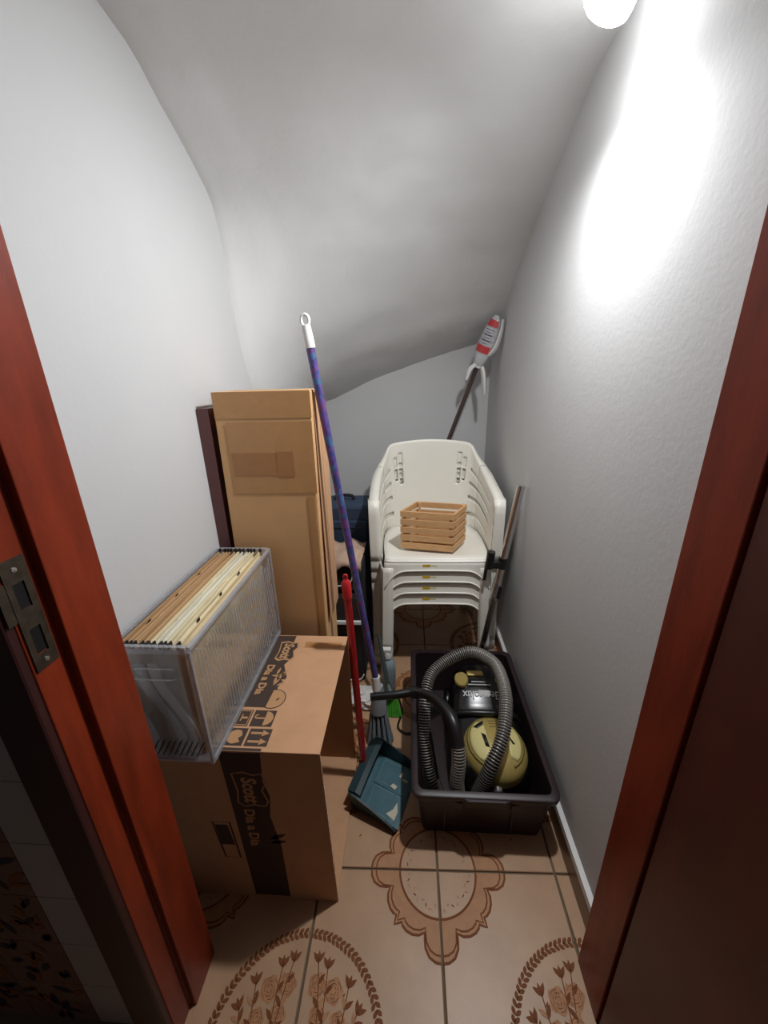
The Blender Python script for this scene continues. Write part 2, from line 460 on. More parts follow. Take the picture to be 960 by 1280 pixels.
# strike plate with two openings, lip and two screws
bm = bmesh.new()
xs = -0.5022
ys = [0.392, 0.400, 0.416, 0.4255]; zs = [0.983, 1.005, 1.045, 1.075, 1.112, 1.145]
for a in range(3):
    for b in range(5):
        if a == 1 and b in (1, 3): continue
        bx(bm, xs - 0.0005, xs + 0.0015, ys[a], ys[a + 1], zs[b], zs[b + 1])
bmesh.ops.remove_doubles(bm, verts=bm.verts, dist=1e-5)
sp = obj('strike_plate', bm, STEELD, trim1); sp['label'] = 'worn metal strike plate'
bm = bmesh.new()
bx(bm, xs - 0.001, xs + 0.0008, 0.380, 0.392, 1.062, 1.118)
obj('lip', bm, STEELD, sp)
for z in (0.994, 1.130):
    bm = bmesh.new(); lathe(bm, [(0.0035, 0), (0.0035, .0012), (0, .0018)], (xs + 0.0013, 0.4085, z), (1, 0, 0), 12); obj('screw', bm, CHROME, sp)
for z in (1.025, 1.094):  # black slab behind each plate opening paints the dark of the hole
    obj('bolt_hole_shade', box(xs - 0.0008, xs - 0.0003, 0.400, 0.416, z - 0.0185, z + 0.0185), BLACK, sp)
# open door leaf: hinged on the right jamb, swung out past the camera
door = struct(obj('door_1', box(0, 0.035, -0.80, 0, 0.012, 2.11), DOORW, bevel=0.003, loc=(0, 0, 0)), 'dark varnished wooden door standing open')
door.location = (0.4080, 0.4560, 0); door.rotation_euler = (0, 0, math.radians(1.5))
# ---- skirting along the right wall: brown tiles with a white painted ledge
SK = mat('brown_skirting_tile', srgb(120, 88, 66), 0.35, var=0.12, vscale=12)
bb = struct(obj('baseboard_right', box(0.4505, 0.4598, 0.5655, YB - 0.001, 0.001, 0.072), GROUT))
y = 0.567
while y < YB - 0.02:
    y1 = min(y + 0.33, YB - 0.003)
    obj('skirting_tile', box(0.4475, 0.4508, y, y1, 0.001, 0.072), SK, bb); y = y1 + 0.003
bm = bmesh.new(); prism(bm, [(0.4465, 0.0725), (0.4465, 0.094), (0.4595, 0.100), (0.4595, 0.0725)], 0.566, YB - 0.001)
struct(obj('trim_5', bm, WHITE, xf=Matrix(((1, 0, 0, 0), (0, 0, 1, 0), (0, 1, 0, 0), (0, 0, 0, 1)))), 'white painted ledge on top of the skirting tiles')

# ---- ceiling lamp
lx, ly = 0.386, 0.975
lamp = thing('ceiling_lamp', 'glowing white bulb on the ceiling beside the right wall', 'lamp', (lx, ly, 2.06))
bm = bmesh.new(); lathe(bm, [(0, 2.064), (0.045, 2.064), (0.045, 2.054), (0.022, 2.048), (0.020, 2.028), (0, 2.028)], (lx, ly, 0), n=28); obj('socket', bm, WHITE, lamp, smooth=True)
LT = T(lx, ly, 2.034) @ Matrix.Rotation(math.radians(LAMP_TILT), 4, Vector((0.25, 1, 0))) @ T(0, 0, -0.021) @ T(-lx, -ly, -1.992)
bm = bmesh.new(); lathe(bm, [(0, 2.013), (0.018, 2.013), (0.032, 1.996), (0.0435, 1.970), (0.0452, 1.950), (0.0445, 1.942), (0.0425, 1.942), (0, 1.9425)], (lx, ly, 0), n=32); obj('bulb_shell', bm, mat_emit('bulb_shell_glow', (0.97, 0.985, 1.0, 1), 12.0), lamp, smooth=True, xf=LT)
bm = bmesh.new(); lathe(bm, [(0.0424, 1.9420), (0.040, 1.9380), (0.030, 1.9335), (0.015, 1.9305), (0, 1.930)], (lx, ly, 0), n=32)
obj('bulb_diffuser', bm, mat_emit('bulb_glow', (0.97, 0.985, 1.0, 1), LAMP_STRENGTH), lamp, smooth='full', xf=LT)
ld = bpy.data.lights.new('bulb_beam', 'SPOT'); ld.energy = LAMP_WATTS; ld.color = (0.97, 0.985, 1.0)
ld.spot_size = math.radians(172); ld.spot_blend = 1.0; ld.shadow_soft_size = 0.030
lo = bpy.data.objects.new('bulb_beam', ld); COL.objects.link(lo)
lo.matrix_world = LT @ T(lx, ly, 1.893)

# ================================================================== TALL CARTON + BOARD
tc = thing('tall_carton', 'tall closed brown cardboard box standing upright behind the printed box', 'box', (-0.42, 1.21, 0))
bm = bmesh.new(); bx(bm, -0.565, -0.279, 1.12, 1.29, 0.0, 1.32)
for v in bm.verts:
    v.co.x += -0.014 * (1 - v.co.z / 1.32)
obj('body', bm, CARD2, tc, bevel=0.004)
obj('packing_tape', box(-0.5645, -0.2795, 1.1188, 1.12, 1.245, 1.3195), TAPE, tc)
obj('packing_tape', box(-0.535, -0.281, 1.1184, 1.1187, 1.02, 1.235), TAPE, tc)
obj('packing_tape', box(-0.53, -0.365, 1.1179, 1.1183, 1.075, 1.145), TAPE2, tc)
obj('packing_tape', box(-0.395, -0.345, 1.1174, 1.1178, 1.072, 1.148), TAPE2, tc)
obj('edge_strip', box(-0.311, -0.293, 1.1180, 1.1190, 0.10, 1.01), TAPE, tc)
obj('side_flap', box(-0.2785, -0.2760, 1.145, 1.205, 0.55, 1.312), CARD, tc, bevel=0.001)
obj('side_flap', box(-0.2785, -0.2755, 1.209, 1.288, 0.55, 1.305), CARD, tc, bevel=0.001)
MAROON = mat('maroon_board_face', srgb(84, 44, 44), 0.35, var=0.2, vscale=4, stretch=(6, 6, 1))
bd = thing('maroon_board', 'dark maroon wooden board upright between the white wall and the tall carton', 'board', (-0.595, 1.2, 0))
obj('panel', box(-0.6185, -0.583, 1.122, 1.30, 0.0, 1.275), MAROON, bd, bevel=0.002)
obj('edge_band', box(-0.6185, -0.583, 1.1205, 1.1218, 0.002, 1.273), mat('maroon_edge', srgb(96, 56, 54), 0.4, var=0.15, vscale=5), bd)

# ================================================================== PRINTED BOX, open towards the chairs
X0, X1, Y0, Y1, ZT = -0.605, -0.205, 0.637, 1.06, 0.545
pb = thing('printed_carton', 'cardboard box with dark printed band and handling symbols, under the clear file box', 'box', (-0.4, 0.85, 0))
th = 0.004
obj('top_panel', box(X0, X1, Y0, Y1, ZT - th, ZT), CARD, pb, bevel=0.0012)
bm = bmesh.new(); bx(bm, X0, X1 + 0.008, Y0, Y0 + th, 0.001, ZT - th)
for v in bm.verts:
    if v.co.z > 0.3 and v.co.x > -0.4: v.co.x -= 0.008
obj('front_panel', bm, CARD, pb)
obj('back_panel', box(X0, X1, Y1 - th, Y1, 0.001, ZT - th), CARDIN, pb)
obj('bottom_panel', box(X0, X1 + 0.006, Y0 + th, Y1 - th, 0.001, 0.006), CARD, pb)
obj('side_panel', box(X0, X0 + th, Y0 + th, Y1 - th, 0.006, ZT - th), CARDIN, pb)
bm = bmesh.new()
for k in range(9):
    z = 0.05 + k * 0.045; bx(bm, X1 - 0.001, X1 + 0.0075 - 0.013 * z, Y0 + 0.0002, Y0 + 0.0035, z, z + 0.03)
obj('torn_edge', bm, PAPER, pb)
# the print: dark band on the top, carried on down the front
zt = ZT + 0.0003
def flat(bm, x0, x1, y0, y1, z=zt, mi=0): poly(bm, [(x0, y0), (x1, y0), (x1, y1), (x0, y1)], z, mi)
def placed(bm, x, y, z, a, sx=1.0, sy=1.0):
    bmesh.ops.transform(bm, matrix=T(x, y, z) @ RZ(a) @ Matrix.Diagonal((sx, sy, 1, 1)), verts=bm.verts); return bm
bm = bmesh.new()
poly(bm, [(-0.53, 0.762), (-0.358, 0.762), (-0.352, 0.79), (-0.366, 0.83), (-0.352, 0.87), (-0.375, 0.92), (-0.358, 0.96), (-0.376, 1.0), (-0.375, 1.056), (-0.53, 1.056)], zt)
flat(bm, -0.53, -0.343, 0.638, 0.645)
band = obj('printed_band', bm, INK, pb)
CARDP = mat('cardboard_reserve', srgb(186, 142, 100), 0.8)
# Scott lettering inside its wavy outline (printed reserve), reading towards the camera
bm = bmesh.new()
wav = lambda s, o: [(o[0] + s * px, o[1] + s * py) for px, py in ((-.028, .042), (-.006, .047), (.012, .04), (.030, .044), (.036, .02), (.026, 0), (.035, -.03), (.028, -.044), (.006, -.04), (-.012, -.046), (-.026, -.036), (-.022, -.005))]
poly(bm, wav(1.0, (-0.388, 0.982)), zt + .0002)
obj('logo_outline', bm, CARDP, band)
bm = bmesh.new(); poly(bm, wav(0.86, (-0.388, 0.982)), zt + .0004); obj('logo_ground', bm, INK, band)
obj('logo_lettering', placed(text_bm('Scott', 0.034, bold=0.0012, shear=0.15), -0.386, 0.982, zt + .0006, -PI / 2, 0.95, 1.25), CARDP, band)
obj('slogan_lettering', placed(text_bm('Dia a Dia', 0.031, bold=0.0011), -0.413, 0.862, zt + .0004, -PI / 2, 0.98, 0.95), CARDP, band)
bm = bmesh.new()
for k in range(9):
    leaf(bm, -0.372 + 0.012 * math.cos(k * 1.9), 0.865 + 0.006 * k - 0.02, 0.6 + k * 0.5, 0.03, 0.008, 0, zt + .0005)
obj('leaf_drawing', bm, CARDP, band)
def disc(bm, x, y, r, z, n=28, a0=0, a1=2 * PI, mi=0):
    pts = [(x + r * math.cos(a0 + (a1 - a0) * k / n), y + r * math.sin(a0 + (a1 - a0) * k / n)) for k in range(n + (0 if a1 - a0 > 6.2 else 1))]
    poly(bm, pts, z, mi)
bm = bmesh.new(); disc(bm, -0.364, 0.791, 0.033, zt + .0004); obj('roundel_rim', bm, INK, band)
bm = bmesh.new(); disc(bm, -0.364, 0.791, 0.0305, zt + .0006); obj('roundel_field', bm, CARDP, band)
bm = bmesh.new(); disc(bm, -0.364, 0.791, 0.0305, zt + .0008, a0=1.85, a1=4.3); leaf(bm, -0.352, 0.790, 0.9, 0.014, 0.006, 0, zt + .0008)
obj('roundel_shade', bm, INK, band)
# four handling symbols
def sym(name, x0, x1, y0, y1, draw):
    bm = bmesh.new(); flat(bm, x0, x1, y0, y1); o = obj(name, bm, INK, pb)
    b2 = bmesh.new(); draw(b2, (x0 + x1) / 2, (y0 + y1) / 2, (x1 - x0), (y1 - y0)); obj('symbol', b2, CARDP, o)
def umbrella(b, x, y, w_, h_):
    z = zt + .0003
    disc(b, x + .004, y, .021, z, a0=-PI / 2, a1=PI / 2)
    flat(b, x - .020, x + .005, y - .0022, y + .0022, z)
    ribbon(b, [(x - .020, y), (x - .0225, y + .004), (x - .020, y + .009), (x - .015, y + .0095)], .0035, z, 0)
def arrows(b, x, y, w_, h_):
    z = zt + .0003
    for s in (-1, 1):
        yy = y + s * .0115
        flat(b, x - .022, x + .008, yy - .003, yy + .003, z)
        poly(b, [(x + .006, yy - .0085), (x + .024, yy), (x + .006, yy + .0085)], z)
def glass(b, x, y, w_, h_):
    z = zt + .0003
    disc(b, x + .002, y, .019, z, a0=PI / 2, a1=1.5 * PI)
    poly(b, [(x + .002, y - .019), (x + .018, y - .014), (x + .010, y - .004), (x + .018, y + .004), (x + .012, y + .017), (x + .002, y + .019)], z)
    flat(b, x - .024, x - .016, y - .002, y + .002, z)
def stackl(b, x, y, w_, h_):
    z = zt + .0003
    for k in range(3): flat(b, x - .016 + k * .005, x - .0135 + k * .005, y - .018, y + .018, z)
    flat(b, x + .006, x + .020, y - .003, y + .003, z); flat(b, x + .003, x + .006, y - .010, y + .010, z)
    for xx in (-.024, .024): flat(b, x + xx - .001, x + xx + .001, y - .021, y + .021, z)
    for yy in (-.021, .021): flat(b, x - .024, x + .024, y + yy - .001, y + yy + .001, z)
sym('umbrella_symbol', -0.397, -0.341, 0.704, 0.753, umbrella)
sym('arrow_symbol', -0.389, -0.334, 0.650, 0.698, arrows)
sym('glass_symbol', -0.446, -0.394, 0.650, 0.698, glass)
sym('stacking_symbol', -0.457, -0.402, 0.704, 0.753, stackl)
# front print (x, z) -> y just in front of the panel
FR = Matrix(((1, 0, 0, 0), (0, 0, -1, Y0 - 0.0004), (0, 1, 0, 0), (0, 0, 0, 1)))
bm = bmesh.new(); poly(bm, [(-0.445, .54), (-0.345, .54), (-0.350, .45), (-0.338, .40), (-0.346, .33), (-0.330, .22), (-0.328, .012), (-0.425, .012)], 0)
fb = obj('printed_band', bm, INK, pb, xf=FR)
FR2 = Matrix(((1, 0, 0, 0), (0, 0, -1, Y0 - 0.0008), (0, 1, 0, 0), (0, 0, 0, 1)))
bm = bmesh.new(); ribbon(bm, wav(1.25, (-0.388, 0.42)), 0.004, 0, 0, True); obj('logo_outline', bm, CARDP, fb, xf=FR2)
obj('logo_lettering', placed(text_bm('Scott', 0.042, bold=0.0014, shear=0.15), -0.386, 0.42, 0, -PI / 2, 0.95, 1.2), CARDP, fb, xf=FR2)
obj('slogan_lettering', placed(text_bm('Dia a Dia', 0.036, bold=0.001), -0.398, 0.285, 0, -PI / 2), CARDP, fb, xf=FR2)
bm = bmesh.new(); leaf(bm, -0.335, 0.255, 0.5, .05, .016, 0, 0); leaf(bm, -0.335, 0.235, 0.2, .045, .014, 0, 0); obj('leaf_drawing', bm, INK, pb, xf=FR)
bm = bmesh.new(); ribbon(bm, [(-.50, .30), (-.455, .30), (-.445, .165), (-.485, .165)], .005, 0, 0, True); poly(bm, [(-.495, .29), (-.462, .29), (-.453, .215), (-.488, .215)], 0); obj('panel_symbol', bm, INK, pb, xf=FR)
obj('packing_tape', box(-0.335, X1 - 0.012, 1.0, 1.026, ZT + 0.0002, ZT + 0.0006), TAPE2, pb)

# ================================================================== CLEAR FILE BOX + FOLDERS
CLEAR = mat_clear('clear_acrylic', (0.96, 0.96, 0.965, 1), 0.10, 0.1, 0.05)
RIBM = mat_clear('clear_acrylic_rib', (0.97, 0.97, 0.97, 1), 0.15, 0.25, 0.6)
RIM = mat_clear('clear_acrylic_edge', (0.88, 0.885, 0.91, 1), 0.35, 0.15, 0.30)
ox0, ox1, oy0, oy1, oz0, oz1 = -0.606, -0.436, 0.606, 1.074, ZT + 0.001, 0.856
fbx = thing('file_box', 'clear plastic hanging-file box on top of the printed carton', 'file box', (-0.52, 0.84, oz0))
t = 0.003
obj('side_wall', box(ox1 - t, ox1, oy0 + t, oy1 - t, oz0 + 0.004, oz1 - 0.01), CLEAR, fbx)
obj('side_wall', box(ox0, ox0 + t, oy0 + t, oy1 - t, oz0 + 0.004, oz1 - 0.01), CLEAR, fbx)
obj('end_wall', box(ox0, ox1, oy0, oy0 + t, oz0 + 0.004, oz1 - 0.01), CLEAR, fbx)
obj('end_wall', box(ox0, ox1, oy1 - t, oy1, oz0 + 0.004, oz1 - 0.01), CLEAR, fbx)
obj('base', box(ox0, ox1, oy0, oy1, oz0, oz0 + 0.004), RIM, fbx)
for nm, a in (('rim', (ox1 - .006, ox1 + .003, oy0, oy1, oz1 - .010, oz1)), ('rim', (ox0 - .003, ox0 + .006, oy0, oy1, oz1 - .010, oz1)),
              ('rim', (ox0 + .006, ox1 - .006, oy0 - .003, oy0 + .007, oz1 - .016, oz1 + .001)), ('rim', (ox0 + .006, ox1 - .006, oy1 - .007, oy1 + .003, oz1 - .016, oz1 + .001))):
    obj(nm, box(*a), RIM, fbx, bevel=0.0015)
for x, y in ((ox1, oy0), (ox1, oy1), (ox0, oy0), (ox0, oy1)):
    obj('corner_post', box(x - .006, x + .002, y - .004, y + .004, oz0, oz1 - .010), RIM, fbx, bevel=0.0015)
for x in (ox1, ox0):
    obj('foot_rail', box(x - .004, x + .003, oy0 + .004, oy1 - .004, oz0, oz0 + .012), RIM, fbx, bevel=0.001)
# moulded upright ribs of the long side, in three staggered rows
for sx, xx in ((1, ox1), (-1, ox0)):
    for row, (za, zb) in enumerate(((0.035, 0.115), (0.12, 0.20), (0.205, 0.28))):
        bm = bmesh.new()
        for k in range(34):
            yy = oy0 + 0.022 + k * 0.0128
            j = 0.012 * math.sin(k * 1.1 + row)
            tube(bm, [(xx + sx * 0.0006, yy, oz0 + za + j), (xx + sx * 0.0010, yy, oz0 + zb + j)], 0.0011, 5)
        o = obj('rib_row', bm, RIBM, fbx); o['kind'] = 'stuff'
# grip outline on the near end and small vent slots near its foot
bm = bmesh.new()
gp = []
for k in range(32):
    a = 2 * PI * k / 32
    gp.append((-0.521 + math.copysign(min(1, abs(math.cos(a)) * 1.25), math.cos(a)) * 0.048, oy0 - 0.001, oz0 + 0.242 + math.copysign(min(1, abs(math.sin(a)) * 1.2), math.sin(a)) * 0.014))
tube(bm, gp + [gp[0]], 0.0014, 6, cap=False); obj('grip', bm, RIM, fbx)
for k in range(9):
    bm = bmesh.new(); x = -0.575 + k * 0.013; tube(bm, [(x, oy0 - .001, oz0 + .02), (x + 0.022, oy0 - .001, oz0 + .06)], 0.0014, 6); obj('vent_slot', bm, BLACK, fbx)
KRAFT = [mat('kraft_folder_%d' % k, srgb(*c), 0.8, var=0.04, vscale=12) for k, c in enumerate(((184, 146, 104), (196, 160, 118), (214, 192, 150), (226, 212, 176), (224, 218, 198)))]
kinds = [(0, -0.590), (0, -0.5775), (1, -0.563), (0, -0.5515), (1, -0.5415), (2, -0.5325), (3, -0.5235), (4, -0.5125), (4, -0.5035), (3, -0.4930), (3, -0.4770), (2, -0.4620)]
gnames = {0: 'brown folders', 1: 'tan folders', 2: 'sand folders', 3: 'cream folders', 4: 'off-white folders'}
flabels = ['brown kraft folder right against the wall side of the clear file box',
           'second brown kraft folder from the white wall in the file box',
           'tan folder between two brown folders in the file box',
           'third brown kraft folder from the white wall, between two tan folders',
           'tan folder between a brown and a sand-coloured folder in the file box',
           'sand-coloured folder in the middle of the file box, beside a tan one',
           'cream folder between a sand-coloured and an off-white folder',
           'off-white folder beside a single cream folder in the file box',
           'off-white folder between another off-white and a cream folder',
           'cream folder beside the two off-white folders, on their room side',
           'cream folder between a cream and the outermost sand-coloured folder',
           'sand-coloured folder outermost, against the ribbed side facing the room']
for idx, (kd, xc) in enumerate(kinds):
    f = thing('hanging_folder', flabels[idx], 'folder', (xc, 0.84, oz0 + 0.006), gnames[kd])
    lean = 0.004 * math.sin(idx * 1.7)
    zt_f = oz1 - 0.012 + 0.004 * math.sin(idx * 2.3)
    for s in (-1, 1):
        bm = bmesh.new(); R_ = []
        for r in range(5):
            z = (oz0 + 0.008) + (zt_f - oz0 - 0.008 - (0.0 if s < 0 else 0.006)) * r / 4
            R_.append([(xc + s * 0.0024 * (0.3 + 0.7 * math.sin(r / 4 * PI * 0.8 + .3)) + lean * r / 4 + 0.0022 * math.sin(q * 0.9 + idx * 2 + r), oy0 + 0.018 + (oy1 - oy0 - 0.036) * q / 8, z) for q in range(9)])
        grid(bm, R_); obj('leaf', bm, KRAFT[kd], f, solid=0.0009, smooth='full')
    bm = bmesh.new(); bx(bm, xc + lean - .0012, xc + lean + .0012, oy0 + 0.006, oy1 - 0.006, oz1 - 0.012, oz1 - 0.005); obj('hanger_rod', bm, KRAFT[kd], f)
    for ye in (oy0 + 0.011, oy1 - 0.011):
        obj('hook', box(xc + lean - .0019, xc + lean + .0019, ye - 0.006, ye + 0.006, oz1 - 0.010, oz1 + 0.0015), BLACK, f)
    if kd in (0, 1, 3) and idx % 2 == 0:
        for q in range(3):
            yy = oy0 + 0.10 + q * 0.11 + 0.01 * (idx % 3)
            obj('slot_mark', box(xc + lean + .0021, xc + lean + .0034, yy, yy + 0.009, oz1 - 0.030, oz1 - 0.012), BLACK, f)
# curled sheets in the near end of the box
bm = bmesh.new(); R_ = []
for r in range(10):
    z = oz0 + 0.02 + 0.024 * r
    R_.append([(-0.560 + 0.022 * math.sin(r * 0.55) + 0.0005 * q, oy0 + 0.0075 + 0.0012 * q, z) for q in range(6)])
pa = thing('curled_papers', 'bundle of curled grey-white sheets behind the near end of the file box', 'papers', (-0.55, 0.615, oz0 + .005))
for k in (0, 2, 3):
    bm = bmesh.new(); R_ = []
    for r in range(14):
        z = oz0 + 0.010 + 0.019 * r
        xo = -0.592 + 0.030 * k + 0.020 * math.sin(r * 0.36 + 0.5) - 0.0016 * r
        R_.append([(xo + 0.024 * q / 3, oy0 + 0.0055 + 0.0020 * k + 0.0012 * math.sin(q + r * .5), z + 0.004 * (q % 2) * (1 if r == 0 else 0)) for q in range(4)])
    grid(bm, R_); obj('sheet', bm, PAPER if k % 2 else GREYP, pa, solid=0.0008, smooth='full')

# ================================================================== STACK OF WHITE CHAIRS
def chair_meshes():
    """one stacking armchair, local: x sideways, y to the back, origin under the front of the seat"""
    root = thing('stacking_chair', '', 'chair', (0, 0, 0))
    # seat with rolled front edge
    bm = bmesh.new(); R_ = []
    for r in range(15):
        y = 0.43 * r / 14
        row = []
        for q in range(17):
            u = -1 + 2 * q / 16
            hw = 0.222 + 0.012 * math.sin(r / 14 * PI) - 0.05 * max(0, r / 14 - 0.75) / 0.25 * 0.6
            z = 0.440 - 0.016 * math.sin(r / 14 * PI) * (1 - u * u) - 0.02 * (r / 14)
            if abs(u) > 0.9: z += 0.004
            row.append((u * hw, y, z))
        R_.append(row)
    lip = [(p[0] * 1.005, -0.007, p[2] - 0.003) for p in R_[0]]
    lip2 = [(p[0] * 1.01, -0.0150, p[2] - 0.016) for p in R_[0]]
    grid(bm, [lip2, lip] + R_); obj('seat', bm, CHAIRM, root, solid=0.005, smooth='full')
    # apron with arched lower edge
    bm = bmesh.new(); top = []; mid = []; bot = []; ret = []
    for q in range(33):
        u = -1 + 2 * q / 32; x = u * 0.228
        au = abs(u)
        zb = 0.392 - 0.006 * au ** 2
        if au > 0.55: zb -= 0.085 * ((au - 0.55) / 0.45) ** 2.4
        top.append((x * 0.985, -0.0125, 0.434)); mid.append((x * 0.995, -0.016, 0.41)); bot.append((x, -0.020 - 0.0, zb)); ret.append((x, -0.027, zb - 0.003))
    grid(bm, [top, mid, bot, ret]); obj('apron', bm, CHAIRM, root, solid=0.0045, smooth=True)
    # legs: corrugated strip, the outer fold runs on up as the arm post
    for s in (-1, 1):
        bm = bmesh.new(); R_ = []
        for r in range(16):
            z = 0.40 * r / 15; k = z / 0.40
            f = 1 - k                                   # 0 at the seat, 1 at the foot
            inner = 0.186 + 0.012 * f
            xs_ = [inner, 0.208 + 0.012 * f, 0.229 + 0.010 * f, 0.238 + 0.010 * f, 0.246 + 0.008 * f, 0.262 + 0.008 * f, 0.282 + 0.004 * f, 0.288 + 0.004 * f]
            ys_ = [-0.018 - 0.028 * f, -0.018 - 0.028 * f, -0.017 - 0.028 * f, 0.01 - 0.02 * f, 0.052 - 0.02 * f, 0.056 - 0.02 * f, 0.058 - 0.02 * f, 0.085 - 0.02 * f]
            R_.append([(s * a, b, z + 0.0) for a, b in zip(xs_, ys_)])
        grid(bm, R_); obj('leg', bm, CHAIRM, root, solid=0.0045, smooth=True)
        bm = bmesh.new(); R_ = []                       # arm post
        for r in range(10):
            z = 0.40 + 0.277 * r / 9; k = r / 9
            R_.append([(s * a, b, z) for a, b in zip((0.246 - 0.002 * k, 0.264 + 0.0 * k, 0.286 + 0.003 * k, 0.293 + 0.001 * k), (0.0495 + .02 * max(0, k - .95) / .05, 0.049 + .012 * max(0, k - .95) / .05, 0.049 + .012 * max(0, k - .95) / .05, 0.10))])
        grid(bm, R_); obj('arm_post', bm, CHAIRM, root, solid=0.005, smooth=True)
        # rear leg
        bm = bmesh.new(); R_ = []
        for r in range(10):
            z = 0.43 * r / 9; f = 1 - z / 0.43
            R_.append([(s * (0.150 + 0.045 * f), 0.445 + 0.075 * f, z), (s * (0.195 + 0.045 * f), 0.44 + 0.075 * f, z), (s * (0.222 + 0.035 * f), 0.415 + 0.075 * f, z), (s * (0.235 + 0.03 * f), 0.36 + 0.1 * f, z)])
        grid(bm, R_); obj('leg', bm, CHAIRM, root, solid=0.0045, smooth=True)
        # side rail under the seat
        bm = bmesh.new(); R_ = []
        for r in range(4):
            z = 0.425 - 0.014 * r
            R_.append([(s * (0.236 + 0.004 * math.sin(q / 8 * PI) + 0.002 * r), 0.05 + 0.36 * q / 8, z - (0.010 * r / 3) * abs(q / 4 - 1) ** 2) for q in range(9)])
        grid(bm, R_); obj('side_rail', bm, CHAIRM, root, solid=0.0045, smooth=True)
    # wrap-around shell: back and arms in one sweep, split where arms begin
    ctrl = [  # base x, base y, base z, top x, top y, top z
        (-0.238, 0.070, 0.425, -0.249, 0.062, 0.672),
        (-0.240, 0.160, 0.425, -0.252, 0.150, 0.686),
        (-0.240, 0.260, 0.422, -0.252, 0.260, 0.704),
        (-0.233, 0.350, 0.418, -0.246, 0.370, 0.735),
        (-0.205, 0.408, 0.412, -0.228, 0.448, 0.785),
        (-0.165, 0.428, 0.410, -0.205, 0.492, 0.838),
        (-0.125, 0.436, 0.408, -0.150, 0.512, 0.852),
        (-0.060, 0.442, 0.406, -0.070, 0.524, 0.859),
        (0.000, 0.444, 0.406, 0.000, 0.527, 0.861)]
    ctrl = ctrl + [(-a, b, c, -d, e, f) for a, b, c, d, e, f in ctrl[-2::-1]]
    base = spline([c[:3] for c in ctrl], 6); top = spline([c[3:] for c in ctrl], 6)
    N = len(base); NV = 44
    side_bump = lambda j: math.sin(PI * min(1, max(0, (min(j, N - 1 - j)) / 30.0))) ** 1.0
    rows = []
    for r in range(NV + 1):
        v = r / NV; row = []
        for j in range(N):
            p = base[j].lerp(top[j], v)
            bow = 0.018 * math.sin(v * PI)                # shell bellies backwards / outwards a little
            p = Vector((p.x * (1 + 0.0 * bow), p.y + bow * (1 - abs(j - N / 2) / (N / 2)) * 0.9, p.z))
            if 0.05 < v < 0.95:
                p.z += 0.026 * side_bump(j) * math.sin(PI * v)
            row.append(p)
        rows.append(row)
    def flange(j, out, dz):
        p = rows[NV][j]; 
        a = abs(j - N // 2) / (N // 2)
        wdt = 0.012 + 0.026 * min(1, max(0, (a - 0.42) / 0.25))
        d = Vector((p.x * 1.0, (p.y - 0.26) * (0.25 + 0.75 * (1 - a)), 0)); d.normalize()
        if a > 0.55: d = Vector((math.copysign(1, p.x), 0.0, 0))
        return p + d * wdt * out + Vector((0, 0, dz))
    fl1 = [flange(j, 0.25, 0.004) for j in range(N)]
    fl2 = [flange(j, 1.0, 0.002) for j in range(N)]
    fl3 = [flange(j, 1.02, -0.020) for j in range(N)]
    fl4 = [flange(j, 1.04 if abs(j - N // 2) / (N // 2) > 0.5 else 1.1, -0.022 - 0.040 * min(1, max(0, (abs(j - N // 2) / (N // 2) - 0.40) / 0.2))) for j in range(N)]
    allrows = rows + [fl1, fl2, fl3, fl4]
    # slots: upright pairs in the back, arched ones in the sides
    def cut(i, j):
        v = i / NV
        jc = min(j, N - 2 - j)
        if jc in (31, 32) and (0.56 <= v < 0.69 or 0.71 <= v < 0.84): return True
        if jc in (34, 35) and (0.52 <= v < 0.70 or 0.72 <= v < 0.88): return True
        if 6 <= jc <= 26 and i in (7, 8, 16, 17, 24, 25, 32, 33): return True
        return False
    A = 20
    segs = (('armrest', 0, A), ('backrest', A, N - 1 - A), ('armrest', N - 1 - A, N - 1))
    for nm, a, b in segs:
        bm = bmesh.new()
        grid(bm, [r[a:b + 1] for r in allrows], skip=lambda i, j: cut(i, j + a) if i < NV else False)
        obj(nm, bm, CHAIRM, root, solid=0.0045, smooth='full')
    # yellow sticker on the apron
    st = obj('sticker', box(-0.060, -0.028, -0.0200, -0.0192, 0.405, 0.417), mat('yellow_sticker', srgb(206, 170, 40), 0.5, var=0.3, vscale=120), root, xf=T(0, 0, 0) )
    obj('sticker', box(-0.026, 0.0, -0.0196, -0.0190, 0.408, 0.414), mat('pale_sticker', srgb(222, 210, 150), 0.5), root)
    return root
def copy_tree(o, parent=None):
    c = o.copy(); COL.objects.link(c); c.parent = parent
    for ch in list(o.children): copy_tree(ch, c)
    return c
CHX, CHY = 0.114, 1.520
chair0 = chair_meshes()
clabels = ['white plastic armchair at the bottom of the stack, legs on the floor', 'white plastic armchair second from the bottom of the stack',
           'white plastic armchair just below the top one of the stack', 'white plastic armchair on top of the stack, holding the slatted basket']
for k in range(4):
    c = chair0 if k == 3 else copy_tree(chair0)
    c.location = (CHX, CHY + 0.003 - 0.001 * k, 0.004 + 0.055 * k); c['label'] = clabels[k]; c['group'] = 'stacked white chairs'
    c.rotation_euler = (0, 0, math.radians(1.0))

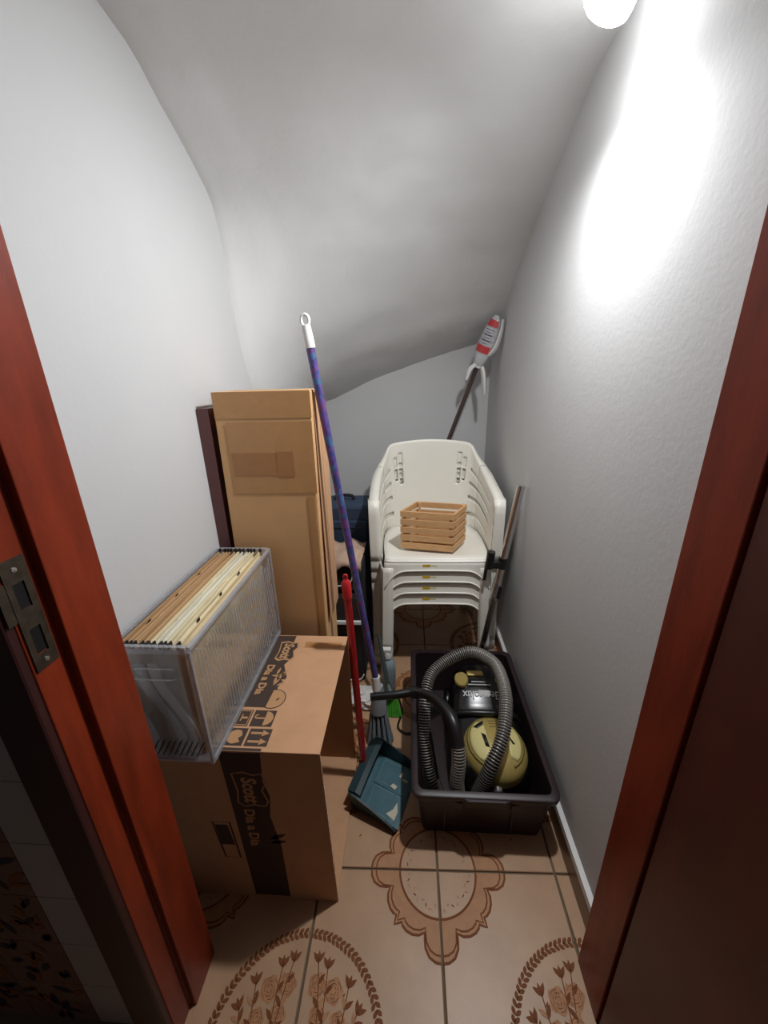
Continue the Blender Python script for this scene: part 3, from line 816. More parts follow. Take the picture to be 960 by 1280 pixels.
# ================================================================== SLATTED BASKET ON THE SEAT
PINE = mat('pine_slat', srgb(204, 160, 112), 0.6, var=0.1, vscale=14, stretch=(1, 8, 8))
bk = thing('slatted_basket', 'small pine basket of stacked slats on the top chair seat', 'basket', (0.11, 1.655, 0.608))
BP = [Vector((-0.038, 1.612)), Vector((0.186, 1.566)), Vector((0.256, 1.700)), Vector((0.034, 1.746))]
BZ = 0.608
def slat(name, p, q, z0, z1, th=0.009, ext=0.0):
    d = (q - p).normalized(); n = Vector((-d.y, d.x)) * th / 2; p = p - d * ext; q = q + d * ext
    bm = bmesh.new(); prism(bm, [p + n, q + n, q - n, p - n], z0, z1); return obj(name, bm, PINE, bk, bevel=0.0008)
for layer in range(5):
    z0 = BZ + 0.008 + layer * 0.037; z1 = z0 + 0.027
    for e in range(4):
        slat('slat', BP[e], BP[(e + 1) % 4], z0, z1, ext=(0.004 if e % 2 == 0 else -0.005))
cen = sum(BP, Vector((0, 0))) / 4
for p in BP:
    c = p + (cen - p).normalized() * 0.016
    bm = bmesh.new(); prism(bm, [(c.x - .006, c.y - .006), (c.x + .006, c.y - .006), (c.x + .006, c.y + .006), (c.x - .006, c.y + .006)], BZ + 0.008, BZ + 0.18); obj('corner_post', bm, PINE, bk)
for k in range(4):
    t_ = 0.14 + 0.24 * k; slat('base_slat', BP[0].lerp(BP[3], t_), BP[1].lerp(BP[2], t_), BZ, BZ + 0.0075, 0.026, -0.004)

# ================================================================== CRATE
cr = thing('plastic_crate', 'dark purple-brown plastic crate holding the vacuum cleaner', 'crate', (0.22, 1.11, 0.001))
cx0, cx1, cy0, cy1, cz = 0.002, 0.434, 0.792, 1.436, 0.200
bi = 0.018; tw = 0.005
def ring_pts(x0, x1, y0, y1, r, n=5):
    P = []
    for (x, y, a) in ((x1 - r, y1 - r, 0), (x0 + r, y1 - r, PI / 2), (x0 + r, y0 + r, PI), (x1 - r, y0 + r, 1.5 * PI)):
        for k in range(n + 1): P.append((x + r * math.cos(a + PI / 2 * k / n), y + r * math.sin(a + PI / 2 * k / n)))
    return P
def loop_rows(specs):
    return [[(x, y, z) for x, y in ring_pts(x0, x1, y0, y1, r)] for x0, x1, y0, y1, r, z in specs]
rim_in = 0.016
bm = bmesh.new()
S = [(cx0 + rim_in + bi, cx1 - rim_in - bi, cy0 + rim_in + bi, cy1 - rim_in - bi, .02, 0.001),
     (cx0 + rim_in, cx1 - rim_in, cy0 + rim_in, cy1 - rim_in, .025, cz - 0.028),
     (cx0 + rim_in - .001, cx1 - rim_in + .001, cy0 + rim_in - .001, cy1 - rim_in + .001, .025, cz - 0.004),
     (cx0 + rim_in + .005, cx1 - rim_in - .005, cy0 + rim_in + .005, cy1 - rim_in - .005, .022, cz - 0.004),
     (cx0 + rim_in + .005, cx1 - rim_in - .005, cy0 + rim_in + .005, cy1 - rim_in - .005, .022, cz - 0.03),
     (cx0 + rim_in + bi + .004, cx1 - rim_in - bi - .004, cy0 + rim_in + bi + .004, cy1 - rim_in - bi - .004, .018, 0.006)]
V = grid(bm, loop_rows(S), close=True); bm.faces.new(V[0]); bm.faces.new(V[-1])
obj('body', bm, CRATEM, cr, smooth=True)
bm = bmesh.new()
S = [(cx0 + .002, cx1 - .002, cy0 + .002, cy1 - .002, .03, cz - .020), (cx0, cx1, cy0, cy1, .032, cz - .010), (cx0 + .001, cx1 - .001, cy0 + .001, cy1 - .001, .031, cz - .002), (cx0 + .004, cx1 - .004, cy0 + .004, cy1 - .004, .03, cz),
     (cx0 + rim_in + .004, cx1 - rim_in - .004, cy0 + rim_in + .004, cy1 - rim_in - .004, .022, cz), (cx0 + rim_in + .006, cx1 - rim_in - .006, cy0 + rim_in + .006, cy1 - rim_in - .006, .022, cz - .004)]
grid(bm, loop_rows(S), close=True)
obj('rim', bm, CRATEM, cr, smooth=True)
# grip ledges on both short ends, corner ribs
for s, yy in ((-1, cy0), (1, cy1)):
    bm = bmesh.new(); prism(bm, [(0.150, 0), (0.290, 0), (0.275, s * 0.010), (0.165, s * 0.010)], cz - 0.030, cz - 0.002); obj('grip', bm, CRATEM, cr, xf=T(0, yy + s * -0.002, 0), bevel=0.003)
    for (xa, xb) in ((0.09, 0.150), (0.350, 0.290)):
        bm = bmesh.new(); yo = yy - s * 0.010
        prism(bm, [(xa, 0), (xb, 0), (xb, s * 0.012)], cz - 0.045, cz - 0.022); obj('grip_brace', bm, CRATEM, cr, xf=T(0, yo, 0))
for x in (0.10, 0.30):
    obj('rib', box(x, x + .004, cy0 + rim_in + .002, cy0 + rim_in + .011, 0.03, cz - 0.04), CRATEM, cr)

# ================================================================== VACUUM CLEANER
vc = thing('vacuum_cleaner', 'black and gold vacuum cleaner with grey ribbed hose, lying in the crate', 'vacuum cleaner', (0.26, 1.10, 0.008))
VX = 0.272
st = [(0.868, .02, .05, .09), (0.875, .06, .03, .125), (0.892, .095, .018, .155), (0.922, .118, .010, .175), (0.97, .128, .008, .186), (1.04, .130, .008, .190), (1.10, .128, .008, .192), (1.135, .126, .008, .205), (1.16, .125, .008, .222), (1.21, .120, .008, .236), (1.26, .112, .008, .238), (1.31, .098, .010, .226), (1.35, .075, .018, .20), (1.375, .045, .04, .165), (1.382, .012, .08, .12)]
bm = bmesh.new(); R_ = []
for (y, hw, z0, z1) in st:
    row = []
    for k in range(28):
        a = 2 * PI * k / 28; c, s = math.cos(a), math.sin(a)
        e = 0.62
        row.append((VX + hw * math.copysign(abs(c) ** e, c), y, (z0 + z1) / 2 + (z1 - z0) / 2 * math.copysign(abs(s) ** e, s)))
    R_.append(row)
V = grid(bm, R_, close=True); bm.faces.new(V[0]); bm.faces.new(V[-1])
body = obj('body', bm, BLACKG, vc, smooth='full')
# gold dome with its recesses
DC = Vector((0.281, 0.984, 0.160)); DR = Vector((0.106, 0.117, 0.062))
def dome_pt(u, v, lift=0.0):
    rr = min(0.999, u * u + v * v)
    return Vector((DC.x + DR.x * u, DC.y + DR.y * v, DC.z + DR.z * math.sqrt(1 - rr) + lift))
bm = bmesh.new(); R_ = []
for r in range(13):
    rr = math.sin(r / 12 * PI / 2)
    R_.append([dome_pt(rr * math.cos(2 * PI * k / 40), rr * math.sin(2 * PI * k / 40)) for k in range(40)])
R_.append([(DC.x + DR.x * math.cos(2 * PI * k / 40) * 1.0, DC.y + DR.y * math.sin(2 * PI * k / 40), DC.z - 0.02) for k in range(40)])
grid(bm, R_[1:], close=True)
bm.faces.new([v for v in bm.verts][:40])
dome = obj('dome_cover', bm, GOLD, vc, smooth='full')
def dome_patch(name, uv, m, lift, nsub=6):
    """patch between two (u,v) polylines laid on the dome"""
    a, b = uv; bm = bmesh.new(); rows = []
    for i in range(nsub + 1):
        t = i / nsub
        rows.append([dome_pt(p[0] + (q[0] - p[0]) * t, p[1] + (q[1] - p[1]) * t, lift) for p, q in zip(a, b)])
    grid(bm, rows); return obj(name, bm, m, dome, smooth='full', solid=0.0012)
arc = lambda r, a0, a1, n=12: [(r * math.cos(math.radians(a0 + (a1 - a0) * k / n)), r * math.sin(math.radians(a0 + (a1 - a0) * k / n))) for k in range(n + 1)]
line = lambda p, q, n=12: [(p[0] + (q[0] - p[0]) * k / n, p[1] + (q[1] - p[1]) * k / n) for k in range(n + 1)]
dome_patch('recess', (arc(0.80, 128, 232), line((-0.30, 0.62), (-0.22, -0.66))), CREAM, 0.0010)
dome_patch('recess', (arc(0.80, 52, -48), line((0.30, 0.62), (0.34, -0.56))), CREAM, 0.0010)
dome_patch('groove', (arc(0.87, 100, 255), arc(0.81, 100, 255)), mat('dark_gold', srgb(140, 122, 60), 0.45), 0.0016, 1)
dome_patch('groove', (arc(0.87, 78, -62), arc(0.81, 78, -62)), mat('dark_gold', srgb(140, 122, 60), 0.45), 0.0016, 1)
dome_patch('opening_shade', (line((-0.62, 0.40), (-0.28, 0.60)), line((-0.50, 0.30), (-0.30, 0.42))), BLACK, 0.0022, 2)  # black patches laid on the dome paint the dark inside its openings
dome_patch('opening_shade', (line((-0.42, 0.12), (-0.30, 0.02)), line((-0.36, -0.30), (-0.24, -0.34))), BLACK, 0.0022, 2)
dome_patch('opening_shade', (line((0.36, 0.05), (0.44, -0.02)), line((0.48, -0.20), (0.56, -0.18))), BLACK, 0.0022, 2)
for k in range(3):
    dome_patch('embossed_line', (line((-0.12, 0.60 - k * .13), (0.16, 0.60 - k * .13)), line((-0.12, 0.575 - k * .13), (0.16, 0.575 - k * .13))), mat('dark_gold', srgb(140, 122, 60), 0.45), 0.0014, 1)
# control panel: buttons and lettering, facing the rear hand
bm = bmesh.new(); lathe(bm, [(0.034, -.004), (0.034, .006), (0.030, .010), (0, .011)], (0, 0, 0), n=28)
obj('foot_button', bm, GOLD, vc, xf=T(0.198, 1.222, 0.2305) @ RY(math.radians(-8)) @ Matrix.Diagonal((0.78, 1.05, 1, 1)), smooth=True)
bm = bmesh.new(); lathe(bm, [(0.034, -.004), (0.034, .006), (0.030, .010), (0, .011)], (0, 0, 0), n=28)
obj('foot_button', bm, GOLD, vc, xf=T(0.352, 1.222, 0.2275) @ RY(math.radians(12)) @ Matrix.Diagonal((0.72, 1.05, 1, 1)), smooth=True)
obj('latch', box(0.222, 0.285, 1.236, 1.262, 0.235, 0.243), GOLD, vc, bevel=0.005)
TILT = T(0.268, 1.158, 0.2225) @ RX(math.radians(30)) @ RZ(PI)
obj('lettering', text_bm('Electrolux', 0.040, bold=0.0006), GREYP, vc, xf=TILT @ Matrix.Diagonal((0.86, 1.0, 1, 1)))
bm = bmesh.new(); poly(bm, [(-.032, .006), (.012, .006), (.012, .024), (-.032, .024)], -.0008); obj('sticker', bm, GREYP, vc, xf=TILT @ T(0, -0.022, 0.0018))
for yy, ww in ((1.190, .085), (1.205, .055)):
    obj('print_line', box(0.262 - ww / 2, 0.262 + ww / 2, yy, yy + .005, 0.2355, 0.2372), GREYP, vc)
bm = bmesh.new(); tube(bm, [(VX - .118, 1.105, .16), (VX - .09, 1.10, .192), (VX - .045, 1.095, .200), (VX, 1.093, .202), (VX + .045, 1.095, .200), (VX + .09, 1.10, .192), (VX + .118, 1.105, .16)], 0.012, 10); obj('carry_handle', bm, BLACK, vc, smooth=True)
for s in (-1, 1):                                         # rear wheels
    bm = bmesh.new(); lathe(bm, [(0, -.012), (.05, -.012), (.056, -.006), (.056, .006), (.05, .012), (0, .012)], (VX + s * .118, 1.27, .066), (1, 0, 0), 28); obj('wheel', bm, BLACK, vc, smooth=True)
bm = bmesh.new(); tube(bm, [(0.268, 0.892, .130), (0.268, 0.862, .124), (0.268, 0.856, .123)], [.024, .024, .020], 20); obj('hose_inlet', bm, CHROME, vc, smooth=True)
# ribbed hose
HP = [(0.144, 0.892, 0.292), (0.146, 0.868, 0.24), (0.142, 0.852, 0.17), (0.158, 0.850, 0.085), (0.195, 0.856, 0.085), (0.213, 0.860, 0.14), (0.248, 0.876, 0.232), (0.291, 0.939, 0.29), (0.319, 1.045, 0.33), (0.317, 1.166, 0.34),
      (0.280, 1.229, 0.34), (0.225, 1.262, 0.33), (0.146, 1.238, 0.31), (0.082, 1.185, 0.29), (0.058, 1.125, 0.265), (0.050, 1.072, 0.22), (0.052, 1.012, 0.14), (0.074, 0.958, 0.06), (0.105, 0.94, 0.032)]
SP = spline(HP, 40)
L = [0]
for a, b in zip(SP, SP[1:]): L.append(L[-1] + (b - a).length)
pitch = 0.0084; pts = []; rad = []; mi = []
nrib = int(L[-1] / pitch); i = 0
def at_len(s):
    global i
    while i < len(L) - 2 and L[i + 1] < s: i += 1
    t_ = (s - L[i]) / max(1e-9, L[i + 1] - L[i]); return SP[i].lerp(SP[i + 1], t_)
for k in range(nrib):
    for f, r_ in ((0, .0178), (.16, .0220), (.50, .0220), (.66, .0178)):
        pts.append(at_len((k + f) * pitch)); rad.append(r_); mi.append(0 if f in (.16, 0) else 1)
HOSE = mat('grey_ribbed_hose', srgb(150, 145, 138), 0.3, metal=0.4)
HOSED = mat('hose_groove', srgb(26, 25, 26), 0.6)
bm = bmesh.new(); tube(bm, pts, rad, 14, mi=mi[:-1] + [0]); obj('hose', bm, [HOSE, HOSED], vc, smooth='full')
hp = spline([(-0.138, 1.054, 0.300), (-0.063, 1.059, 0.305), (0.02, 1.068, 0.312), (0.073, 1.034, 0.325), (0.111, 0.979, 0.335), (0.134, 0.931, 0.325), (0.144, 0.886, 0.285)], 8)
bm = bmesh.new(); tube(bm, hp, [0.0125 + 0.010 * (k / (len(hp) - 1)) ** 1.2 for k in range(len(hp))], 16)
hd = obj('hose_handle', bm, BLACK, vc, smooth=True)
bm = bmesh.new(); tube(bm, [hp[14], hp[15], hp[16], hp[17]], [.0185, .020, .020, .0185], 16); obj('air_slider', bm, BLACKG, hd, smooth=True)
bm = bmesh.new(); tube(bm, spline([(0.07, 1.026, 0.18), (0.085, 0.965, 0.11), (0.094, 0.93, 0.07)], 5), [.004] * 11, 8); obj('power_cord', bm, BLACK, vc, smooth=True)
bm = bmesh.new(); tube(bm, [(0.0925, 0.936, .075), (0.100, 0.912, .055), (0.108, 0.892, .042)], [.006, .011, .012], 12); obj('plug', bm, HOSE, vc, smooth=True)

# ================================================================== CHROME TUBE
ct = thing('vacuum_tube', 'chrome telescopic vacuum tube leaning in front of the chairs', 'tube', (0.305, 1.462, 0.0))
ax0, ax1 = Vector((0.298, 1.464, 0.018)), Vector((0.4335, 1.492, 0.935))
P_ = lambda k: ax0.lerp(ax1, k)
bm = bmesh.new(); tube(bm, [P_(0.50), P_(0.985), P_(0.99), P_(1.0)], [.0155, .0155, .0168, .0168], 20); obj('outer_tube', bm, CHROME, ct, smooth=True)
bm = bmesh.new(); tube(bm, [P_(0.0), P_(0.5)], .0125, 20); obj('inner_tube', bm, mat('dark_chrome', srgb(150, 142, 142), 0.22, metal=1.0), ct, smooth=True)
bm = bmesh.new(); tube(bm, [P_(0.455), P_(0.47), P_(0.53), P_(0.545)], [.0165, .0195, .0195, .0165], 20); obj('locking_sleeve', bm, CHROME, ct, smooth=True)
bm = bmesh.new(); tube(bm, [P_(0.47) + Vector((.010, -.016, 0)), P_(0.53) + Vector((.010, -.016, 0))], .009, 12); obj('locking_button', bm, BLACK, ct, smooth=True)
c_ = P_(0.64)
bm = bmesh.new(); tube(bm, [P_(0.615), P_(0.665)], .0195, 20); cl = obj('clip', bm, BLACK, ct, smooth=True)
bm = bmesh.new(); bx(bm, c_.x - .068, c_.x - .010, c_.y - .018, c_.y + .012, c_.z - .020, c_.z + .012); obj('clip_arm', bm, BLACK, cl, bevel=.005)
bm = bmesh.new(); tube(bm, [(c_.x - .056, c_.y - .006, c_.z - .02), (c_.x - .050, c_.y - .006, c_.z + .055)], .017, 16); obj('tool_socket', bm, BLACK, cl, smooth=True)
bm = bmesh.new(); tube(bm, [(c_.x - .072, c_.y - .008, c_.z - .075), (c_.x - .064, c_.y - .008, c_.z + .01)], .007, 10); obj('tool_tip', bm, BLACK, cl, smooth=True)

# ================================================================== DUSTPAN with red stick
TEAL = mat('teal_plastic', srgb(66, 104, 114), 0.45, var=0.15, vscale=18)
TEAL_SHADE = mat('shaded_teal_plastic', srgb(38, 60, 66), 0.5, var=0.1, vscale=18)  # darker teal copy; shade of the walls and hood put into the colour
SCRAP = mat('label_scrap', srgb(206, 196, 176), 0.8)
RED = mat('red_metal_tube', srgb(172, 22, 34), 0.25, coat=0.3)
REDC = mat('red_plastic_cap', srgb(196, 36, 40), 0.4)
dp = thing('dustpan', 'teal plastic dustpan with long red handle, on the floor by the crate', 'dustpan', (-0.10, 0.95, 0.0))
# local: u from back wall to mouth, v from near to far
PM = Matrix(((0.905, 0.300, 0, -0.194), (-0.425, 0.954, 0, 0.886), (0, 0, 1, 0.002), (0, 0, 0, 1)))
W_, Ln = 0.208, 0.168
bm = bmesh.new()
us = [0, .01, .03, .08, .13, .155, Ln]; fz = [.012, .006, .004, .004, .005, .0035, .001]
grid(bm, [[(u, v, z) for v in (0.004, .05, .104, .158, W_ - .004)] for u, z in zip(us, fz)]); obj('tray', bm, TEAL, dp, xf=PM, solid=.003, soff=1)
for v, nm in ((0.0, 'side_wall'), (W_, 'side_wall')):
    bm = bmesh.new(); s = -1 if v == 0 else 1
    R_ = [[(u, v, .001) for u in us], [(u, v + s * .004, .001 + .5 * h) for u, h in zip(us, (.07, .07, .068, .055, .036, .024, .014))], [(u - .003, v + s * .007, h) for u, h in zip(us, (.07, .072, .07, .056, .037, .025, .015))], [(u - .003, v + s * .012, h - .002) for u, h in zip(us, (.07, .072, .07, .056, .037, .025, .015))]]
    grid(bm, R_); obj(nm, bm, TEAL_SHADE, dp, xf=PM, solid=.0028)
bm = bmesh.new(); vs_ = [0, .03, .07, .104, .138, .178, W_]
R_ = [[(0.004, v, .001) for v in vs_], [(-.006, v, .04) for v in vs_], [(-.012, v, .068 + .006 * math.sin(v / W_ * PI)) for v in vs_], [(0.016, v, .074 + .006 * math.sin(v / W_ * PI)) for v in vs_], [(.034, v, .071 + .006 * math.sin(v / W_ * PI)) for v in vs_]]
grid(bm, R_); obj('back_hood', bm, TEAL_SHADE, dp, xf=PM, solid=.0028)
obj('floor_ridge', box(.036, .150, .099, .108, .004, .010), TEAL, dp, xf=PM, bevel=.003)
bm = bmesh.new(); ribbon(bm, [(.048, .016), (.145, .016), (.145, .094), (.048, .094)], .0016, .0078, 0, True); ribbon(bm, [(.048, .114), (.140, .114), (.140, .194), (.048, .194)], .0016, .0078, 0, True); obj('worn_line', bm, mat('worn_teal', srgb(120, 150, 152), 0.6), dp, xf=PM)
bm = bmesh.new()
poly(bm, [(.118, .028), (.150, .02), (.152, .05), (.141, .075), (.135, .05)], .0082); poly(bm, [(.10, .112), (.12, .108), (.124, .122), (.107, .126)], .0108); poly(bm, [(.118, .160), (.126, .156), (.130, .176), (.124, .178)], .0086); poly(bm, [(.133, .150), (.152, .150), (.152, .158), (.135, .158)], .0086)
obj('label_scrap', bm, SCRAP, dp, xf=PM)
b0 = PM @ Vector((-.004, .110, .055)); b1 = Vector((-0.190, 1.005, 0.800))
bm = bmesh.new(); tube(bm, [b0 + Vector((0, 0, -.035)), b0 + Vector((0, 0, .018))], [.019, .016], 16); obj('handle_socket', bm, TEAL_SHADE, dp, smooth=True)
bm = bmesh.new(); tube(bm, [b0, b0.lerp(b1, .92)], .0118, 24, flute=0.10); hs = obj('handle', bm, RED, dp); hs['label'] = 'long fluted red metal handle'
bm = bmesh.new(); tube(bm, [b0.lerp(b1, .90), b0.lerp(b1, .91), b0.lerp(b1, .965), b0.lerp(b1, .98)], [.0135, .0145, .0145, .009], 16); cp = obj('end_cap', bm, REDC, dp, smooth=True)
tp = b0.lerp(b1, .995)
bm = bmesh.new(); tube(bm, [tp + Vector((.005 * math.cos(a), 0, .0065 * math.sin(a))) for a in [2 * PI * k / 16 for k in range(17)]], .0034, 8, cap=False); obj('hanging_loop', bm, REDC, cp, smooth=True)

# ================================================================== PURPLE BROOM
m = bpy.data.materials.new('purple_speckled_sleeve'); m.use_nodes = True; nt = m.node_tree
b = nt.nodes['Principled BSDF']; b.inputs['Roughness'].default_value = 0.3
tcn = nt.nodes.new('ShaderNodeTexCoord'); vo = nt.nodes.new('ShaderNodeTexVoronoi'); vo.inputs['Scale'].default_value = 75
rp = nt.nodes.new('ShaderNodeValToRGB'); rp.color_ramp.interpolation = 'CONSTANT'
for k, (p, c) in enumerate(((0, (96, 72, 138)), (.3, (78, 62, 124)), (.5, (56, 72, 124)), (.68, (114, 64, 118)), (.82, (66, 98, 140)))):
    e = rp.color_ramp.elements[k] if k < 2 else rp.color_ramp.elements.new(p)
    e.position = p; e.color = srgb(*c)
sep = nt.nodes.new('ShaderNodeSeparateColor')
nt.links.new(tcn.outputs['Object'], vo.inputs['Vector']); nt.links.new(vo.outputs['Color'], sep.inputs[0]); nt.links.new(sep.outputs[0], rp.inputs['Fac']); nt.links.new(rp.outputs['Color'], b.inputs['Base Color'])
PURPLE = m
br = thing('broom', 'grey-bristled broom with long purple patterned handle leaning on the tall carton', 'broom', (-0.118, 1.13, 0))
q0, q1 = Vector((-0.130, 1.168, 0.275)), Vector((-0.2755, 1.150, 1.435))
bm = bmesh.new(); tube(bm, [q0, q0.lerp(q1, .5), q1], .0122, 16); obj('handle', bm, PURPLE, br, smooth=True)
q2 = q0 + (q1 - q0) * 1.045
bm = bmesh.new(); tube(bm, [q1 - (q1 - q0) * .005, q1 + (q1 - q0) * .02, q2], [.0145, .0145, .0125], 16); hc = obj('end_cap', bm, WHITE, br, smooth=True)
bm = bmesh.new(); q3 = q2 + Vector((-.001, 0, .012)); tube(bm, [q3 + Vector((.0105 * math.cos(a), 0, .0145 * math.sin(a))) for a in [2 * PI * k / 20 for k in range(21)]], .0048, 8, cap=False); obj('hanging_loop', bm, WHITE, hc, smooth=True)
bm = bmesh.new(); tube(bm, [(-0.130, 1.168, .285), (-0.128, 1.162, .23)], [.0155, .0165], 16); obj('socket', bm, WHITE, br, smooth=True)
BR_D = mat('grey_bristle', srgb(122, 128, 134), 0.7, var=0.2, vscale=50); BR_H = mat('grey_broom_head', srgb(140, 142, 146), 0.5)
bm = bmesh.new(); lathe(bm, [(0, .235), (.017, .235), (.022, .20), (.030, .165), (.034, .125), (0, .125)], (-0.125, 1.150, 0), (0.02, 0.12, 1), 20); obj('head', bm, BR_H, br, smooth=True)
rb = random.Random(2)
for k in range(19):
    a = 2 * PI * k / 19 * 1.0; ring = 1 if k < 12 else 0.5
    a = (2 * PI * k / 12) if k < 12 else (2 * PI * (k - 12) / 7)
    p0 = Vector((-0.124 + .027 * ring * math.cos(a), 1.163 + .018 * ring * math.sin(a), .135)); p1 = Vector((-0.118 + .046 * ring * math.cos(a), 1.136 + .032 * ring * math.sin(a), .004 + .006 * rb.random()))
    bm = bmesh.new(); tube(bm, [p0, p0.lerp(p1, .5), p1], [.0040, .0062, .0085], 7); obj('bristle_tuft', bm, BR_D, br, smooth=True)

# ================================================================== GREEN BRUSH, BOTTLE, BAG, CORD behind the broom
GREEN = mat('green_bristle', srgb(84, 178, 58), 0.6, var=0.25, vscale=60)
gb = thing('green_brush', 'small brush with bright green bristles on the floor behind the broom', 'brush', (-0.075, 1.262, 0))
bm = bmesh.new(); tube(bm, [(-0.095, 1.30, .125), (-0.080, 1.275, .09)], [.014, .03], 12); obj('head', bm, mat('dark_green_grey', srgb(58, 70, 68), 0.5), gb, smooth=True)
for k in range(14):
    a = -0.032 + 0.064 * (k % 7) / 6; d = 0.008 * (k // 7)
    bm = bmesh.new(); tube(bm, [(-0.080 + a * .6, 1.275 + d, .095), (-0.072 + a, 1.250 + d, .004)], [.0032, .0050], 6); obj('bristle_tuft', bm, GREEN, gb, smooth=True)
bm = bmesh.new(); tube(bm, [(-0.095, 1.30, .125), (-0.135, 1.40, .30)], [.009, .008], 10); obj('handle', bm, mat('dark_green_grey', srgb(58, 70, 68), 0.5), gb, smooth=True)
PBLUE = mat('pale_blue_plastic', srgb(142, 156, 164), 0.35)
bt = thing('spray_bottle', 'pale blue-grey plastic bottle with white cap standing before the chair leg', 'bottle', (-0.098, 1.405, 0))
bm = bmesh.new(); lathe(bm, [(0, .001), (.030, .001), (.033, .01), (.033, .13), (.028, .155), (.014, .17), (.014, .182), (0, .182)], (-0.098, 1.405, 0), n=24); obj('body', bm, PBLUE, bt, smooth=True)
bm = bmesh.new(); lathe(bm, [(0, .178), (.017, .178), (.017, .205), (.012, .212), (0, .212)], (-0.098, 1.405, 0), n=20); obj('cap', bm, WHITE, bt, smooth=True)
obj('nozzle', box(-0.125, -0.082, 1.392, 1.416, .208, .226), WHITE, bt, bevel=.004)
# crumpled white bag
bm = bmesh.new(); bmesh.ops.create_icosphere(bm, subdivisions=4, radius=1.0)
for v in bm.verts:
    n = mnoise.noise(v.co * 2.2) * .35 + mnoise.noise(v.co * 5.5) * .2
    v.co = v.co * (1 + n)
    v.co = Vector((v.co.x * .075 - .205, v.co.y * .055 + 1.325, max(.002, v.co.z * .035 + .028)))
wb = obj('crumpled_bag', bm, mat('white_thin_plastic', srgb(214, 210, 206), 0.5), loc=(-.205, 1.325, 0), smooth=True)
tag(wb, 'crumpled white plastic bag on the floor below the black speaker', 'bag')
bm = bmesh.new(); tube(bm, spline([(-0.055, 1.36, .005), (-0.035, 1.28, .005), (-0.05, 1.2, .005), (-0.02, 1.17, .005), (0.012, 1.175, .005)], 8), .0042, 8)
tag(obj('cable', bm, BLACK, loc=(-0.04, 1.26, 0), smooth=True), 'thin black cable lying on the tiles beside the crate', 'cable')

# ================================================================== BLACK SPEAKER, HANDBAG, CLOTH, BLUE CASE behind
spk = thing('floor_speaker', 'black speaker cabinet with silver strip, on the floor left of the chairs', 'speaker', (-0.32, 1.56, 0))
obj('cabinet', box(-0.44, -0.208, 1.452, 1.68, 0.012, 0.46), BLACKC, spk, bevel=0.006)
obj('front_grille', box(-0.432, -0.216, 1.444, 1.452, 0.03, 0.315), BLACK, spk, bevel=0.004)
obj('silver_strip', box(-0.432, -0.216, 1.438, 1.451, 0.318, 0.335), WHITE, spk, bevel=0.002)  # white colour paints in the shine of this silver; trim and ring too
obj('upper_panel', box(-0.432, -0.216, 1.446, 1.452, 0.34, 0.452), mat('charcoal_plastic', srgb(52, 50, 52), 0.4), spk, bevel=0.003)
bm = bmesh.new(); tube(bm, [(-0.262 + .014 * math.cos(a), 1.443, .225 + .014 * math.sin(a)) for a in [2 * PI * k / 20 for k in range(21)]], .0022, 6, cap=False); obj('badge_ring', bm, WHITE, spk)
bm = bmesh.new(); lathe(bm, [(0, 0), (.005, 0), (.005, .003), (0, .004)], (-0.262, 1.446, .395), (0, -1, 0), 12); obj('knob', bm, CHROME, spk)
bm = bmesh.new(); tube(bm, spline([(-0.432, 1.442, .018), (-0.30, 1.440, .014), (-0.235, 1.440, .018), (-0.214, 1.442, .045)], 6), .0035, 8); obj('silver_trim', bm, WHITE, spk)
obj('foot', box(-0.425, -0.40, 1.46, 1.49, 0.0, 0.012), BLACK, spk); obj('foot', box(-0.245, -0.22, 1.46, 1.49, 0.0, 0.012), BLACK, spk)
hb = thing('handbag', 'black bag with white piping on top of the black speaker', 'bag', (-0.32, 1.56, 0.461))
bm = bmesh.new(); bx(bm, -0.43, -0.205, 1.46, 1.66, 0.461, 0.60)
bmesh.ops.bevel(bm, geom=bm.edges[:], offset=0.02, segments=3, affect='EDGES')
for v in bm.verts:
    if v.co.z > 0.55: v.co.y = 1.56 + (v.co.y - 1.56) * 0.8
    if v.co.z < 0.475: v.co.z = max(0.461, v.co.z - 0.0)
obj('body', bm, BLACKC, hb, smooth=True)
bm = bmesh.new(); tube(bm, spline([(-0.36, 1.453, .595), (-0.30, 1.453, .603), (-0.255, 1.453, .595), (-0.243, 1.453, .565), (-0.258, 1.453, .52), (-0.30, 1.453, .505), (-0.36, 1.453, .503)], 6), .0028, 8, cap=True); obj('piping', bm, WHITE, hb, smooth=True)
BEIGE = mat('beige_cloth', srgb(176, 148, 128), 0.9, var=0.15, vscale=20)
bm = bmesh.new(); R_ = []
for r in range(10):
    R_.append([(-0.41 + 0.205 * q / 13, 1.448 + 0.024 * r if r > 2 else 1.448 - .002 * (2 - r), (0.622 + 0.008 * math.sin(q * .9) + .004 * math.sin(r * 2 + q)) if r > 2 else 0.620 + 0.004 * math.sin(q) - (2 - r) * (.020 + .012 * math.sin(q * .5))) for q in range(14)])
grid(bm, R_)
tag(obj('folded_cloth', bm, BEIGE, loc=(-0.31, 1.55, 0.605), smooth='full', solid=.008), 'folded beige cloth draped over the black bag', 'cloth')
BLUE = mat('dark_blue_fabric', srgb(38, 54, 76), 0.75, var=0.12, vscale=20)
bc = thing('blue_suitcase', 'dark blue fabric suitcase standing upright behind the black speaker', 'suitcase', (-0.33, 1.83, 0))
obj('body', box(-0.46, -0.185, 1.74, 1.92, 0.012, 0.775), BLUE, bc, bevel=0.018)
obj('front_pocket', box(-0.44, -0.205, 1.726, 1.742, 0.12, 0.70), BLUE, bc, bevel=0.008)
bm = bmesh.new(); tube(bm, [(-0.44, 1.724, .665), (-0.205, 1.724, .665)], .0025, 6); obj('zip', bm, BLACK, bc)
